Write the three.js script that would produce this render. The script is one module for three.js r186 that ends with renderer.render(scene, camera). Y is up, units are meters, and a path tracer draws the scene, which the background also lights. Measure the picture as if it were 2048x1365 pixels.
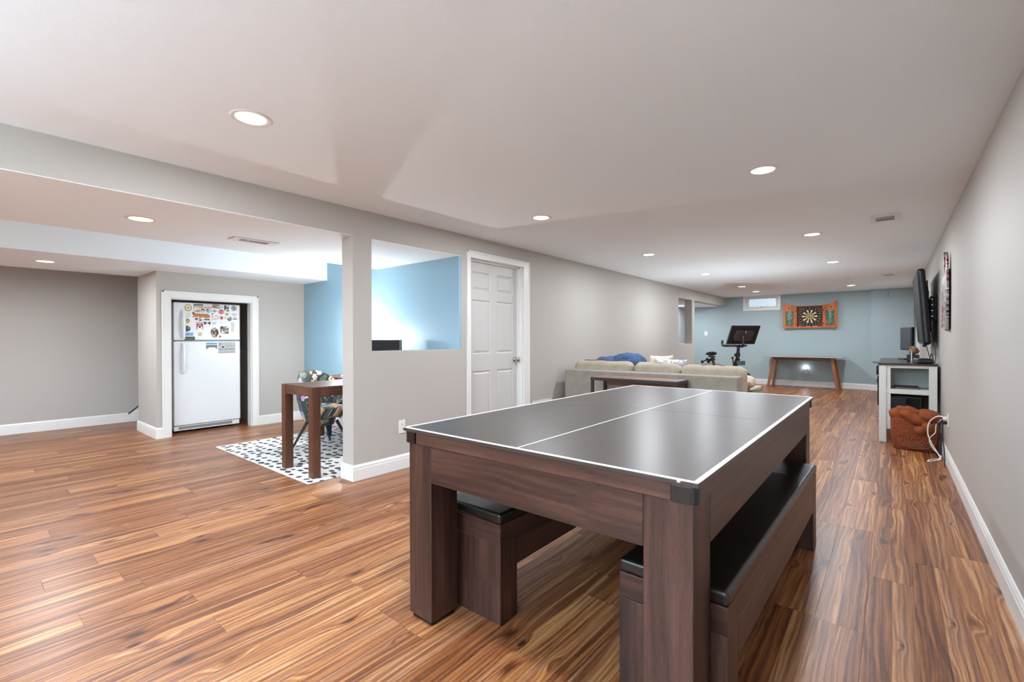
import * as THREE from 'three';
import { RoundedBoxGeometry } from 'three/addons/geometries/RoundedBoxGeometry.js';
import { mergeGeometries } from 'three/addons/utils/BufferGeometryUtils.js';
import { ImprovedNoise } from 'three/addons/math/ImprovedNoise.js';
import { RectAreaLightUniformsLib } from 'three/addons/lights/RectAreaLightUniformsLib.js';

// ------------------------------------------------------------------ camera, light, exposure
const scene = new THREE.Scene();
const camera = new THREE.PerspectiveCamera(2 * Math.atan(682.5 / 922.81) * 180 / Math.PI, 2048 / 1365, 0.05, 60);
camera.position.set(0, 1.165, 0);
camera.rotation.set(-0.268 * Math.PI / 180, 39.4226 * Math.PI / 180, -0.1419 * Math.PI / 180, 'YXZ');
camera.updateMatrixWorld(true);
const renderer = new THREE.WebGLRenderer({ antialias: true });
renderer.toneMapping = THREE.LinearToneMapping;
renderer.toneMappingExposure = 2.4;
renderer.shadowMap.enabled = true;
RectAreaLightUniformsLib.init();
scene.background = new THREE.Color(0.80, 0.90, 1.0);      // daylight outside the basement window
const LAMP_POWER = 205;                                    // radiance of each recessed downlight
const FILL_FLASH = 74;                                          // candela of the added fill flash that is bounced off the ceiling
const STUDY = 1.75;                                         // candela of the bare lamp in the study, which throws the wall openings' outlines on the ceiling
const LAMP_TINT = new THREE.Color(0.94, 1.0, 1.08);

// ------------------------------------------------------------------ helpers
function rng(seed) { let a = seed >>> 0; return () => { a |= 0; a = a + 0x6D2B79F5 | 0; let t = Math.imul(a ^ a >>> 15, 1 | a); t = t + Math.imul(t ^ t >>> 7, 61 | t) ^ t; return ((t ^ t >>> 14) >>> 0) / 4294967296; }; }
const PN = new ImprovedNoise();
const N3 = (x, y, z) => PN.noise(x, y, z);
const fbm = (x, y, z, o = 3) => { let s = 0, a = 0.5; for (let i = 0; i < o; i++) { s += a * N3(x, y, z + i * 7.3); x *= 2.03; y *= 2.03; a *= 0.5; } return s; };
const clamp = (v, a = 0, b = 1) => Math.min(b, Math.max(a, v));
const used = new Map();
function numbered(name) { const n = used.get(name) ?? 0; used.set(name, n + 1); return n ? name + '_' + String(n).padStart(3, '0') : name; }
function thing(name, label, category, pos = [0, 0, 0], turn = 0, group) {
  const o = new THREE.Group(); o.name = numbered(name); o.position.set(...pos); o.rotation.y = turn;
  o.userData = { label, category }; if (group) o.userData.group = group; scene.add(o); return o;
}
function part(parent, name, geo, mat, label) { const m = new THREE.Mesh(Array.isArray(geo) ? merge(geo) : geo, mat); m.name = name; if (label) m.userData.label = label; parent.add(m); return m; }
function single(name, label, category, geo, mat, pos = [0, 0, 0], turn = 0, group) {
  const m = new THREE.Mesh(Array.isArray(geo) ? merge(geo) : geo, mat); m.name = numbered(name); m.position.set(...pos); m.rotation.y = turn;
  m.userData = { label, category }; if (group) m.userData.group = group; scene.add(m); return m;
}
function structure(name, label, category, geo, mat) { const m = new THREE.Mesh(Array.isArray(geo) ? merge(geo) : geo, mat); m.name = name; m.userData = { label, category, kind: 'structure' }; scene.add(m); return m; }
function structureGroup(name, label, category) { const g = new THREE.Group(); g.name = name; g.userData = { label, category, kind: 'structure' }; scene.add(g); return g; }
function prep(g) { g = g.index ? g.toNonIndexed() : g; for (const k of Object.keys(g.attributes)) if (!['position', 'normal', 'uv'].includes(k)) g.deleteAttribute(k); return g; }
function merge(list) { return mergeGeometries(list.map(prep)); }
// uv in metres by the face's direction; grain names the axis that runs along the texture's u
function boxUV(g, grain = 'x', off = 0) {
  g = prep(g); const p = g.attributes.position, n = g.attributes.normal, uv = new Float32Array(p.count * 2), ax = { x: 0, y: 1, z: 2 }[grain];
  for (let i = 0; i < p.count; i += 3) {
    const m = [0, 0, 0];
    for (let j = 0; j < 3; j++) { m[0] += n.getX(i + j); m[1] += n.getY(i + j); m[2] += n.getZ(i + j); }
    const a = m.map(Math.abs), d = a[0] >= a[1] && a[0] >= a[2] ? 0 : a[1] >= a[2] ? 1 : 2;
    const rest = [0, 1, 2].filter((k) => k !== d); const iu = d === ax ? rest[0] : ax, iv = rest.find((k) => k !== iu);
    for (let j = 0; j < 3; j++) { const q = [p.getX(i + j), p.getY(i + j), p.getZ(i + j)]; uv[2 * (i + j)] = q[iu] + off; uv[2 * (i + j) + 1] = q[iv] + off * 0.37 + d * 0.13; }
  }
  g.setAttribute('uv', new THREE.BufferAttribute(uv, 2)); return g;
}
let boxSeed = 0;
function bx(w, h, d, x = 0, y = 0, z = 0, r = 0.004, grain = 'x', seg = 2) {
  const g = r > 0 ? new RoundedBoxGeometry(w, h, d, seg, Math.min(r, w / 2.01, h / 2.01, d / 2.01)) : new THREE.BoxGeometry(w, h, d);
  g.translate(x, y, z); return boxUV(g, grain, (boxSeed += 0.371) % 5);
}
// a box from corner to corner
const span = (x0, x1, y0, y1, z0, z1, r = 0, grain = 'z') => bx(Math.abs(x1 - x0), Math.abs(y1 - y0), Math.abs(z1 - z0), (x0 + x1) / 2, (y0 + y1) / 2, (z0 + z1) / 2, r, grain);
const cyl = (r0, r1, h, x = 0, y = 0, z = 0, seg = 24) => new THREE.CylinderGeometry(r0, r1, h, seg).translate(x, y, z);
function tube(pts, r, seg = 40, rad = 8, closed = false) { return new THREE.TubeGeometry(new THREE.CatmullRomCurve3(pts.map((p) => new THREE.Vector3(...p)), closed), seg, r, rad, closed); }
function bar(a, b, r0, r1 = r0, seg = 12) { // tapered rod from a (radius r0) to b (radius r1)
  const A = new THREE.Vector3(...a), B = new THREE.Vector3(...b), d = B.clone().sub(A);
  const g = new THREE.CylinderGeometry(r1, r0, d.length(), seg);
  g.applyQuaternion(new THREE.Quaternion().setFromUnitVectors(new THREE.Vector3(0, 1, 0), d.normalize())); g.translate(...A.add(B).multiplyScalar(0.5).toArray()); return g;
}
function beam(a, b, w, h) { // square rod
  const A = new THREE.Vector3(...a), B = new THREE.Vector3(...b), d = B.clone().sub(A);
  const g = new RoundedBoxGeometry(w, d.length(), h, 2, 0.004);
  g.applyQuaternion(new THREE.Quaternion().setFromUnitVectors(new THREE.Vector3(0, 1, 0), d.normalize())); g.translate(...A.add(B).multiplyScalar(0.5).toArray()); return boxUV(g, 'y', (boxSeed += 0.37) % 5);
}
function displace(g, amp, freq, seed = 0, oct = 3) {
  const p = g.attributes.position, n = g.attributes.normal;
  for (let i = 0; i < p.count; i++) {
    const x = p.getX(i), y = p.getY(i), z = p.getZ(i), k = amp * 2 * fbm3(x * freq + seed, y * freq + seed * 1.7, z * freq - seed, oct);
    p.setXYZ(i, x + n.getX(i) * k, y + n.getY(i) * k, z + n.getZ(i) * k);
  }
  g.computeVertexNormals(); return g;
}
function fbm3(x, y, z, o) { let s = 0, a = 0.5; for (let i = 0; i < o; i++) { s += a * N3(x, y, z); x *= 2.1; y *= 2.1; z *= 2.1; a *= 0.5; } return s; }
// a throw pillow: thin at the seam, full in the middle, corners drawn out
function pillow(w, h, d, seed = 1, wob = 0.012) {
  const S = 20, pos = [], idx = [], uv = [];
  for (const side of [1, -1]) for (let j = 0; j <= S; j++) for (let i = 0; i <= S; i++) {
    const u = i / S * 2 - 1, v = j / S * 2 - 1, t = Math.pow(Math.max(0, (1 - u * u * u * u) * (1 - v * v * v * v)), 0.45);
    const x = u * w / 2 * (1 - 0.07 * (1 - v * v)), y = v * h / 2 * (1 - 0.07 * (1 - u * u));
    const z = side * (d / 2 * t) + wob * N3(u * 2 + seed, v * 2 - seed, side * 0.4 + seed);
    pos.push(x + wob * N3(v * 2, seed, 1), y + wob * N3(u * 2, seed, 5), z); uv.push(x, y);
  }
  const K = (S + 1) * (S + 1);
  for (let s = 0; s < 2; s++) for (let j = 0; j < S; j++) for (let i = 0; i < S; i++) { const a = s * K + j * (S + 1) + i, b = a + 1, c = a + S + 1, e = c + 1; if (s === 0) idx.push(a, b, e, a, e, c); else idx.push(a, e, b, a, c, e); }
  const g = new THREE.BufferGeometry(); g.setAttribute('position', new THREE.Float32BufferAttribute(pos, 3)); g.setAttribute('uv', new THREE.Float32BufferAttribute(uv, 2)); g.setIndex(idx); g.computeVertexNormals(); return g;
}
function canvasTex(w, h, draw, rx = 1, ry = 1) {
  const c = document.createElement('canvas'); c.width = w; c.height = h; draw(c.getContext('2d'), w, h);
  const t = new THREE.CanvasTexture(c); t.colorSpace = THREE.SRGBColorSpace; t.wrapS = t.wrapT = THREE.RepeatWrapping; t.repeat.set(rx, ry); return t;
}
function dataTex(w, h, fn, srgb = true, rx = 1, ry = 1) {
  const d = new Uint8Array(w * h * 4); const o = [0, 0, 0];
  for (let y = 0; y < h; y++) for (let x = 0; x < w; x++) { fn(x, y, o); const k = (y * w + x) * 4; d[k] = o[0]; d[k + 1] = o[1]; d[k + 2] = o[2]; d[k + 3] = 255; }
  const t = new THREE.DataTexture(d, w, h); t.colorSpace = srgb ? THREE.SRGBColorSpace : THREE.NoColorSpace; t.wrapS = t.wrapT = THREE.RepeatWrapping; t.magFilter = THREE.LinearFilter; t.minFilter = THREE.LinearMipmapLinearFilter; t.generateMipmaps = true; t.repeat.set(rx, ry); t.needsUpdate = true; return t;
}
const std = (color, rough = 0.6, extra = {}) => new THREE.MeshStandardMaterial({ color, roughness: rough, ...extra });
const phys = (color, rough, extra = {}) => new THREE.MeshPhysicalMaterial({ color, roughness: rough, ...extra });
function ramp(stops, t, o) { t = clamp(t) * (stops.length - 1); const i = Math.min(stops.length - 2, Math.floor(t)), f = t - i; for (let k = 0; k < 3; k++) o[k] = stops[i][k] + (stops[i + 1][k] - stops[i][k]) * f; }

// ------------------------------------------------------------------ materials
// wood figure: u and v in metres, u along the grain
function figure(u, v, s, knots) {
  let a = v + 0.035 * fbm(u * 1.1 + s, v * 4, s);
  let k = 0;
  for (const [ku, kv, kr] of knots) { const du = (u - ku) / (kr * 4.5), dv = (v - kv) / kr, e = Math.exp(-(du * du + dv * dv)); k += e; }
  a += 0.02 * k;
  const broad = fbm(u * 0.9 + s * 3, a * 17, s + 4, 3);
  const rings = Math.sin((a * 210 + 9 * fbm(u * 1.4, a * 9, s + 9, 2)) * (1 + 0.15 * k));
  const fine = N3(u * 9, v * 520, s + 2), pores = N3(u * 42, v * 1500, s + 6);
  return [broad, rings, fine, k, pores];
}
const PLANK_W = 0.163, PLANK_L = 1.22, VARIANTS = 12;
// acacia look: every plank shows two strips, each with streaks, contour figure that curls round knots, and pores
const plankAtlas = (() => {
  const W = 2048, RH = 170, H = RH * VARIANTS, info = [], r = rng(77);
  for (let i = 0; i < VARIANTS; i++) {
    const knots = [], nk = 1 + Math.floor(r() * 3);
    for (let k = 0; k < nk; k++) knots.push([r() * PLANK_L, PLANK_W * (0.1 + 0.8 * r()), 0.010 + 0.016 * r(), r() < 0.4 ? 1 : 0.3]);
    info.push({ s: 3.1 + i * 5.7, knots, tone: [r(), r()], cut: 0.44 + 0.12 * r(), hue: [r(), r()] });
  }
  const warm = [[62, 33, 19], [98, 55, 31], [129, 77, 44], [155, 100, 60], [178, 126, 79], [198, 153, 105]], mauve = [[72, 47, 37], [102, 69, 55], [128, 91, 74], [151, 114, 95], [170, 136, 114], [186, 156, 134]], tmp = [0, 0, 0];
  return dataTex(W, H, (x, y, o) => {
    const q = info[Math.floor(y / RH)], fv = (y % RH) / RH, v = fv * PLANK_W, u = x / W * PLANK_L, st = fv < q.cut + 0.01 * N3(u * 3, 1, q.s) ? 0 : 1, s = q.s + st * 31.7;
    let k = 0, dark = 0; for (const [ku, kv, kr, kd] of q.knots) { const du = (u - ku) / (kr * 3.2), dv = (v - kv) / kr, e = Math.exp(-(du * du + dv * dv) * 0.5); k += e; dark += kd * Math.exp(-(du * du * 3 + dv * dv * 2.2)); }
    const w1 = fbm(u * 1.5 + s, v * 9, s, 2), field = v * 62 + 2.8 * w1 + 0.25 * N3(u * 9, v * 60, s + 1) + 2.0 * k;
    const contour = Math.sin(field * 6.283 * 0.8), streak = N3(u * 1.3 + s, field * 1.15, s + 3), streak2 = N3(u * 3.1, v * 170 + w1 * 4, s + 5), fine = N3(u * 11, v * 620, s + 2), pores = N3(u * 50, v * 1300, s + 6);
    const t = 0.36 + 0.28 * q.tone[st] + 0.42 * streak + 0.20 * streak2 + 0.06 * contour + 0.17 * fine - 0.5 * clamp(dark) - 0.12 * clamp(pores * 2.2 - 0.1);
    ramp(warm, t, o); const m = 0.6 * clamp(0.1 + 0.7 * (q.hue[st] - 0.5) + 0.9 * N3(u * 1.7 + s, v * 26, s + 11)); ramp(mauve, t, tmp); for (let c = 0; c < 3; c++) o[c] += (tmp[c] - o[c]) * m;
  });
})();
const plankBump = dataTex(1024, 256, (x, y, o) => { const v = 128 + 70 * N3(x / 26, y / 1.9, 3) + 40 * N3(x / 8, y / 1.2, 8); o[0] = o[1] = o[2] = clamp(v, 0, 255); }, false);
const floorMat = phys(0xffffff, 0.36, { map: plankAtlas, bumpMap: plankBump, bumpScale: 0.0003 });

function woodTex(stops, seed, knots = [], k1 = 0.8, k2 = 0.09, w = 1024, h = 512, lu = 1.2, lv = 0.6) {
  return dataTex(w, h, (x, y, o) => {
    const wrap = (a, n) => a; const u = x / w * lu, v = y / h * lv;
    const [b, ri, f, k, po] = figure(u, v, seed, knots);
    const e = Math.min(1, Math.min(x, w - x) / 40) * Math.min(1, Math.min(y, h - y) / 20);
    ramp(stops, 0.5 + (k1 * b + k2 * ri) * e + 0.20 * f - 0.4 * clamp(k - 0.2) - 0.22 * clamp(po * 2), o);
  }, true, 1 / lu, 1 / lv);
}
const espressoTex = woodTex([[38, 23, 19], [58, 36, 30], [80, 53, 44], [104, 73, 61]], 31.7, [[0.5, 0.2, 0.02]]);
const espresso = phys(0xffffff, 0.38, { map: espressoTex });
const topTex = woodTex([[56, 49, 44], [63, 55, 50], [70, 61, 55]], 12.3, [], 0.5, 0.02);
const tableTopMat = phys(0xffffff, 0.33, { map: topTex });
const acaciaTex = woodTex([[54, 29, 19], [80, 46, 30], [102, 62, 42], [124, 80, 56]], 51.2);
const acacia = std(0xffffff, 0.42, { map: acaciaTex });
const oakTex = woodTex([[120, 70, 38], [156, 98, 56], [184, 124, 76]], 61.4);
const oakLegs = std(0xffffff, 0.5, { map: oakTex });
const cabinetTex = woodTex([[150, 74, 24], [190, 102, 38], [214, 128, 56]], 81.4);
const cabinetOak = std(0xffffff, 0.4, { map: cabinetTex });
const cabinetInner = std(0x6b3218, 0.5);
const rusticTex = woodTex([[104, 78, 58], [138, 106, 82], [164, 130, 104]], 91.2);
const rusticTop = std(0xffffff, 0.5, { map: rusticTex });

const peel = dataTex(512, 512, (x, y, o) => { const v = 128 + 60 * N3(x / 5, y / 5, 1) + 40 * N3(x / 17, y / 17, 5); o[0] = o[1] = o[2] = v; }, false, 1.6, 1.6);
const greige = std(new THREE.Color().setRGB(0.475, 0.445, 0.408), 0.55, { bumpMap: peel, bumpScale: 0.0004 });
const coolTintCeil = std(new THREE.Color().setRGB(0.86, 0.93, 0.98), 0.85, { bumpMap: peel, bumpScale: 0.0005 });  // white paint, with a cool tint put in to offset warm floor bounce
const ventWhite = std(new THREE.Color().setRGB(0.80, 0.84, 0.87), 0.45);
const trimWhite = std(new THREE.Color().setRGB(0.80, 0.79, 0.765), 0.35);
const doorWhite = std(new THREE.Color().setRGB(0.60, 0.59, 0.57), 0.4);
const sageBlue = std(new THREE.Color().setRGB(0.36, 0.45, 0.47), 0.6, { bumpMap: peel, bumpScale: 0.0004 });
const skyBlue = std(new THREE.Color().setRGB(0.285, 0.48, 0.61), 0.42, { bumpMap: peel, bumpScale: 0.0004 });
const black = std(0x121213, 0.45), blackGloss = phys(0x060608, 0.25), blackMetal = std(0x1b1c1f, 0.4, { metalness: 0.5 });
const slate = std(0x2b2c31, 0.5), steel = std(0xb8b4ac, 0.22, { metalness: 1 }), plastic = std(0xe8e6e0, 0.4), darkSlot = std(0x141210, 0.8);
const leather = phys(0x17120f, 0.32, { clearcoat: 0.15 });
const fridgeWhite = phys(0xe9eaec, 0.28);

// ------------------------------------------------------------------ setting
const CEIL = 2.24, SOFF = 1.974, XR = 0.405, XL = -3.402, XLB = -3.563, FAR = -13.085, NEAR = 4.6, XS = -5.99, XF = -6.65, XST = -8.39, ZB = -3.29, DROP = 2.012;

// floor: planks along the long axis of the room
{
  const floor = structureGroup('floor', 'warm brown wood plank floor running the length of the basement', 'floor');
  part(floor, 'subfloor', [span(XST - 0.1, XR + 0.1, -0.06, -0.012, NEAR, FAR - 0.2)], std(0x2a1a10, 0.9));
  const cache = new Map();
  function plankGeo(len, variant, flip, u0) {
    const key = [len.toFixed(2), variant, flip, u0.toFixed(1)].join(); if (cache.has(key)) return cache.get(key);
    const w = PLANK_W / 2 - 0.00015, l = len / 2 - 0.0002, c = 0.0006, pos = [], uv = [], nor = [], idx = [];
    const P = [[-w, -c, -l], [w, -c, -l], [w, -c, l], [-w, -c, l], [-w + c, 0, -l + c], [w - c, 0, -l + c], [w - c, 0, l - c], [-w + c, 0, l - c]];
    const quad = (a, b, e, f) => { const k = pos.length / 3; for (const i of [a, b, e, f]) { pos.push(...P[i]); const s = (P[i][0] + w) / (2 * w), t = (P[i][2] + l) / (2 * l); uv.push(u0 + (flip ? 1 - t : t) * len / PLANK_L * 0.998, (variant + 0.02 + 0.96 * (flip ? 1 - s : s)) / VARIANTS); } idx.push(k, k + 1, k + 2, k, k + 2, k + 3); };
    quad(7, 6, 5, 4); quad(4, 5, 1, 0); quad(5, 6, 2, 1); quad(6, 7, 3, 2); quad(7, 4, 0, 3);
    const d = 0.012, k = pos.length / 3;
    const g = new THREE.BufferGeometry(); g.setAttribute('position', new THREE.Float32BufferAttribute(pos, 3)); g.setAttribute('uv', new THREE.Float32BufferAttribute(uv, 2)); g.setIndex(idx);
    const gn = g.toNonIndexed(); gn.computeVertexNormals(); cache.set(key, gn); return gn;
  }
  const r = rng(4242), list = [];
  const view = new THREE.Vector3();
  for (let row = 0; row * PLANK_W < XR - XST; row++) {
    const x = XR - (row + 0.5) * PLANK_W;
    let z = NEAR - r() * PLANK_L; let first = true;
    const zEnd = x > XLB - 0.1 ? FAR : x > -5.2 ? FAR : -4.2;
    let z0 = NEAR;
    while (z0 > zEnd + 0.02) {
      const z1 = Math.max(first ? z : z0 - PLANK_L, zEnd); first = false;
      const len = z0 - z1, v = Math.floor(r() * VARIANTS), flip = r() < 0.5 ? 1 : 0, L = Math.max(0.1, Math.round(len * 20) / 20);
      const full = Math.abs(len - PLANK_L) < 0.01;
      const cx = x, cz = (z0 + z1) / 2;
      const hidden = x < XLB && z1 < -4.1;
      view.set(cx, 0, cz).project(camera);
      const behind = new THREE.Vector3(cx, 0, cz).applyMatrix4(camera.matrixWorldInverse).z > -0.2;
      const d2 = cx * cx + cz * cz + 1.36, on = !behind && Math.abs(view.x) < 1.25 && view.y > -1.5 && !hidden;
      list.push({ x: cx, z: cz, geo: plankGeo(full ? PLANK_L : len, v, flip, full ? 0 : 0.1), score: on ? len / Math.pow(d2, 1.5) : 0 });
      z0 = z1;
    }
  }
  list.sort((a, b) => b.score - a.score);
  list.slice(0, 300).forEach((p) => { const m = part(floor, 'plank', p.geo, floorMat); m.position.set(p.x, 0, p.z); });
  const rest = part(floor, 'distant_planks', list.slice(300).map((p) => p.geo.clone().translate(p.x, 0, p.z)), floorMat); rest.userData.kind = 'stuff';
}
structure('ceiling', 'white painted ceiling over the whole basement', 'ceiling', [span(XST - 0.1, XR + 0.1, CEIL, CEIL + 0.1, NEAR, FAR - 0.2)], coolTintCeil);
structure('ceiling_soffit', 'dropped white soffit running above the refrigerator niche', 'soffit', [span(-7.465, XS, SOFF, CEIL, NEAR, ZB)], coolTintCeil);
structure('wall_right', 'long bare greige wall beside the ping pong table', 'wall', [span(XR, XR + 0.1, 0, CEIL, NEAR, FAR - 0.2)], greige);
structure('wall_front', 'greige wall closing the room behind the viewpoint', 'wall', [span(XST - 0.1, XR + 0.1, 0, CEIL, NEAR, NEAR + 0.1)], greige);
structure('wall_left', 'greige partition wall with pass-through openings and a doorway', 'wall', [
  span(XLB, XL, 0, CEIL, -2.09, -2.267), span(XLB, XL, 0, 1.06, -2.267, -3.32), span(XLB, XL, 2.016, CEIL, -2.267, -3.32), span(XLB, XL, 0, CEIL, -3.32, -3.447),
  span(XLB, XL, 2.03, CEIL, -3.447, -4.35), span(XLB, XL, 0, CEIL, -4.35, -9.565), span(XLB, XL, 0, 1.05, -9.565, -10.40), span(XLB, XL, 2.008, CEIL, -9.565, -10.40),
  span(XLB, XL, 0, CEIL, -10.40, -10.57), span(XLB, XL, 2.016, CEIL, NEAR, -2.09), span(XLB, XL, 2.014, CEIL, -10.57, FAR)], greige);
structure('wall_stairs', 'greige outer wall beside the stair opening', 'wall', [span(XST - 0.1, XST, 0, CEIL, NEAR, -3.4), span(XST, -7.487, 0, CEIL, -3.3, -3.4)], greige);
// block around the refrigerator
structure('wall_niche', 'greige wall framing the refrigerator niche', 'wall', [
  span(-6.75, XF, 0, SOFF, -1.53, -1.665), span(-6.75, XF, 0, SOFF, -2.573, ZB), span(-6.75, XF, 1.665, SOFF, -1.665, -2.573),
  span(-7.487, -6.75, 0, SOFF + 0.26, -1.53, -1.63), span(-7.487, -7.40, 0, CEIL, -1.63, -3.3)], greige);
structure('wall_closet', 'greige side and back walls inside the refrigerator niche', 'wall', [
  span(-7.40, -6.76, 0, SOFF, -1.632, -1.66), span(-7.40, -7.37, 0, SOFF, -1.66, -2.72), span(-7.37, -6.76, 0, 1.0, -2.69, -2.72), span(-7.37, -6.76, 1.006, SOFF, -2.69, -2.72), span(-7.40, -6.76, 1.9, SOFF, -1.66, -2.69)], greige);
structure('wall_study', 'sky blue accent wall of the study nook', 'wall', [span(-6.75, XLB, 0, CEIL, ZB, ZB - 0.1), span(XLB - 0.001, XL - 0.002, 1.061, 2.011, ZB, -3.319)], skyBlue);
structure('ceiling_drop', 'lower white ceiling of the side room, level with the beam', 'soffit', [span(-4.82, XLB, DROP, CEIL, NEAR, ZB), span(XLB, XL - 0.001, DROP, 2.016, NEAR, -2.09), span(XLB, XL - 0.001, DROP, 2.016, -2.267, -3.32)], coolTintCeil);
// end wall with a hopper window
structure('wall_back', 'dusty blue green end wall with dartboard and small window', 'wall', [
  span(-4.55, -2.90, 0, CEIL, FAR, FAR - 0.22), span(-2.19, XR, 0, CEIL, FAR, FAR - 0.22), span(-2.90, -2.19, 0, 1.93, FAR, FAR - 0.22), span(-2.90, -2.19, 2.20, CEIL, FAR, FAR - 0.22),
  span(-0.36, XR, 0, CEIL, FAR, FAR + 0.1)], sageBlue);
structure('wall_passage', 'grey side wall seen through the distant pass-through opening', 'wall', [span(-4.55, -4.45, 0, 2.014, -8.9, FAR), span(-4.55, XLB, 0, 2.014, -8.9, -9.0)], std(new THREE.Color().setRGB(0.42, 0.43, 0.43), 0.6));
structure('ceiling_passage', 'low white ceiling over the passage behind the partition', 'soffit', [span(-4.55, XLB, 2.014, CEIL, -8.9, FAR)], coolTintCeil);

// baseboards: one moulded profile swept along each run
function board(x0, z0, x1, z1, nx, nz, e0 = 0, e1 = 0) {   // run from (x0,z0) to (x1,z1), facing (nx,nz)
  const prof = [[0, 0], [0.014, 0], [0.014, 0.094], [0.0115, 0.097], [0.0115, 0.101], [0.013, 0.104], [0.012, 0.112], [0.007, 0.122], [0.005, 0.127], [0, 0.128]];
  const dx = x1 - x0, dz = z1 - z0, L = Math.hypot(dx, dz), tx = dx / L, tz = dz / L, pos = [], uv = [], idx = [];
  for (const [d, s, e] of [[0, -1, e0], [L, 1, e1]]) for (const [o, y] of prof) { const q = d + s * e * o; pos.push(x0 + tx * q + nx * o, y, z0 + tz * q + nz * o); uv.push(q, y); }
  const n = prof.length, flip = (tx * nz - tz * nx) > 0;
  for (let i = 0; i < n - 1; i++) { const a = i, b = i + 1, c = n + i, d = n + i + 1; if (flip) idx.push(a, c, b, b, c, d); else idx.push(a, b, c, b, d, c); }
  for (let i = 1; i < n - 1; i++) { if (flip) { idx.push(0, i, i + 1, n, n + i + 1, n + i); } else { idx.push(0, i + 1, i, n, n + i, n + i + 1); } }
  const g = new THREE.BufferGeometry(); g.setAttribute('position', new THREE.Float32BufferAttribute(pos, 3)); g.setAttribute('uv', new THREE.Float32BufferAttribute(uv, 2)); g.setIndex(idx);
  const m = g.toNonIndexed(); m.computeVertexNormals(); return m;
}
const baseLabel = (where) => 'white moulded baseboard ' + where;
structure('baseboard_right', baseLabel('along the bare greige wall by the ping pong table'), 'baseboard', [board(XR, NEAR, XR, -11.0, -1, 0), board(XR, -12.3, XR, FAR + 0.1, -1, 0)], trimWhite);
structure('baseboard_left', baseLabel('wrapping the end of the partition wall and its pass-through'), 'baseboard', [board(XL, -2.09, XL, -3.395, 1, 0, 1), board(XLB, -2.09, XL, -2.09, 0, 1, 1, 1), board(XL, -4.46, XL, -10.57, 1, 0)], trimWhite);
structure('baseboard_back', baseLabel('under the dartboard wall'), 'baseboard', [board(-4.45, FAR, -0.36, FAR, 0, 1), board(-0.36, FAR + 0.1, XR, FAR + 0.1, 0, 1, 1), board(-0.36, FAR, -0.36, FAR + 0.1, -1, 0, 0, 1)], trimWhite);
structure('baseboard_niche', baseLabel('around the refrigerator wall corner'), 'baseboard', [board(-7.487, -1.53, XF, -1.53, 0, 1, 1, 1), board(XF, -1.53, XF, -1.584, 1, 0, 1), board(XF, -2.655, XF, ZB, 1, 0)], trimWhite);
structure('baseboard_study', baseLabel('below the sky blue study wall'), 'baseboard', [board(XF, ZB, XLB, ZB, 0, 1)], trimWhite);
structure('baseboard_stairs', baseLabel('along the far wall beside the stairs'), 'baseboard', [board(XST, NEAR, XST, -1.61, 1, 0)], trimWhite);
// sloping skirt board that starts the stairs
{
  const s = new THREE.Shape(); s.moveTo(-1.615, 0); s.lineTo(-1.615, 0.128); s.lineTo(-1.60, 0.10); s.lineTo(-3.25, 1.52); s.lineTo(-3.25, 0);
  const g = new THREE.ExtrudeGeometry(s, { depth: 0.018, bevelEnabled: false }); g.rotateY(-Math.PI / 2); // shape x -> z
  g.translate(XST + 0.018, 0, 0);
  structure('trim_1', 'white sloping skirt board rising with the stairs', 'trim', [g], trimWhite);
  const e = new THREE.BoxGeometry(0.024, 0.012, 2.2); e.rotateX(Math.atan2(1.42, 1.65)); e.translate(XST + 0.013, 0.83, -2.43);
  structure('trim_2', 'thin dark edge line along the stair skirt board', 'trim', [e], std(0x4a4744, 0.6));
}
// casing around the refrigerator niche
{
  const c = structureGroup('trim_3', 'white moulded casing around the refrigerator niche', 'trim');
  part(c, 'casing_side', [span(XF, XF + 0.016, 0, 1.748, -1.582, -1.665, 0.003), span(XF + 0.014, XF + 0.02, 0, 1.748, -1.582, -1.602, 0.002)], trimWhite);
  part(c, 'casing_side', [span(XF, XF + 0.016, 0, 1.748, -2.573, -2.655, 0.003), span(XF + 0.014, XF + 0.02, 0, 1.748, -2.635, -2.655, 0.002)], trimWhite);
  part(c, 'casing_head', [span(XF, XF + 0.016, 1.665, 1.748, -1.6649, -2.5731, 0.003), span(XF + 0.014, XF + 0.02, 1.728, 1.748, -1.582, -2.655, 0.002)], trimWhite);
  part(c, 'jamb', [span(-6.76, XF, 0, 1.665, -1.665, -1.677), span(-6.76, XF, 0, 1.665, -2.561, -2.573), span(-6.76, XF, 1.653, 1.665, -1.677, -2.561)], trimWhite);
}

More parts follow.
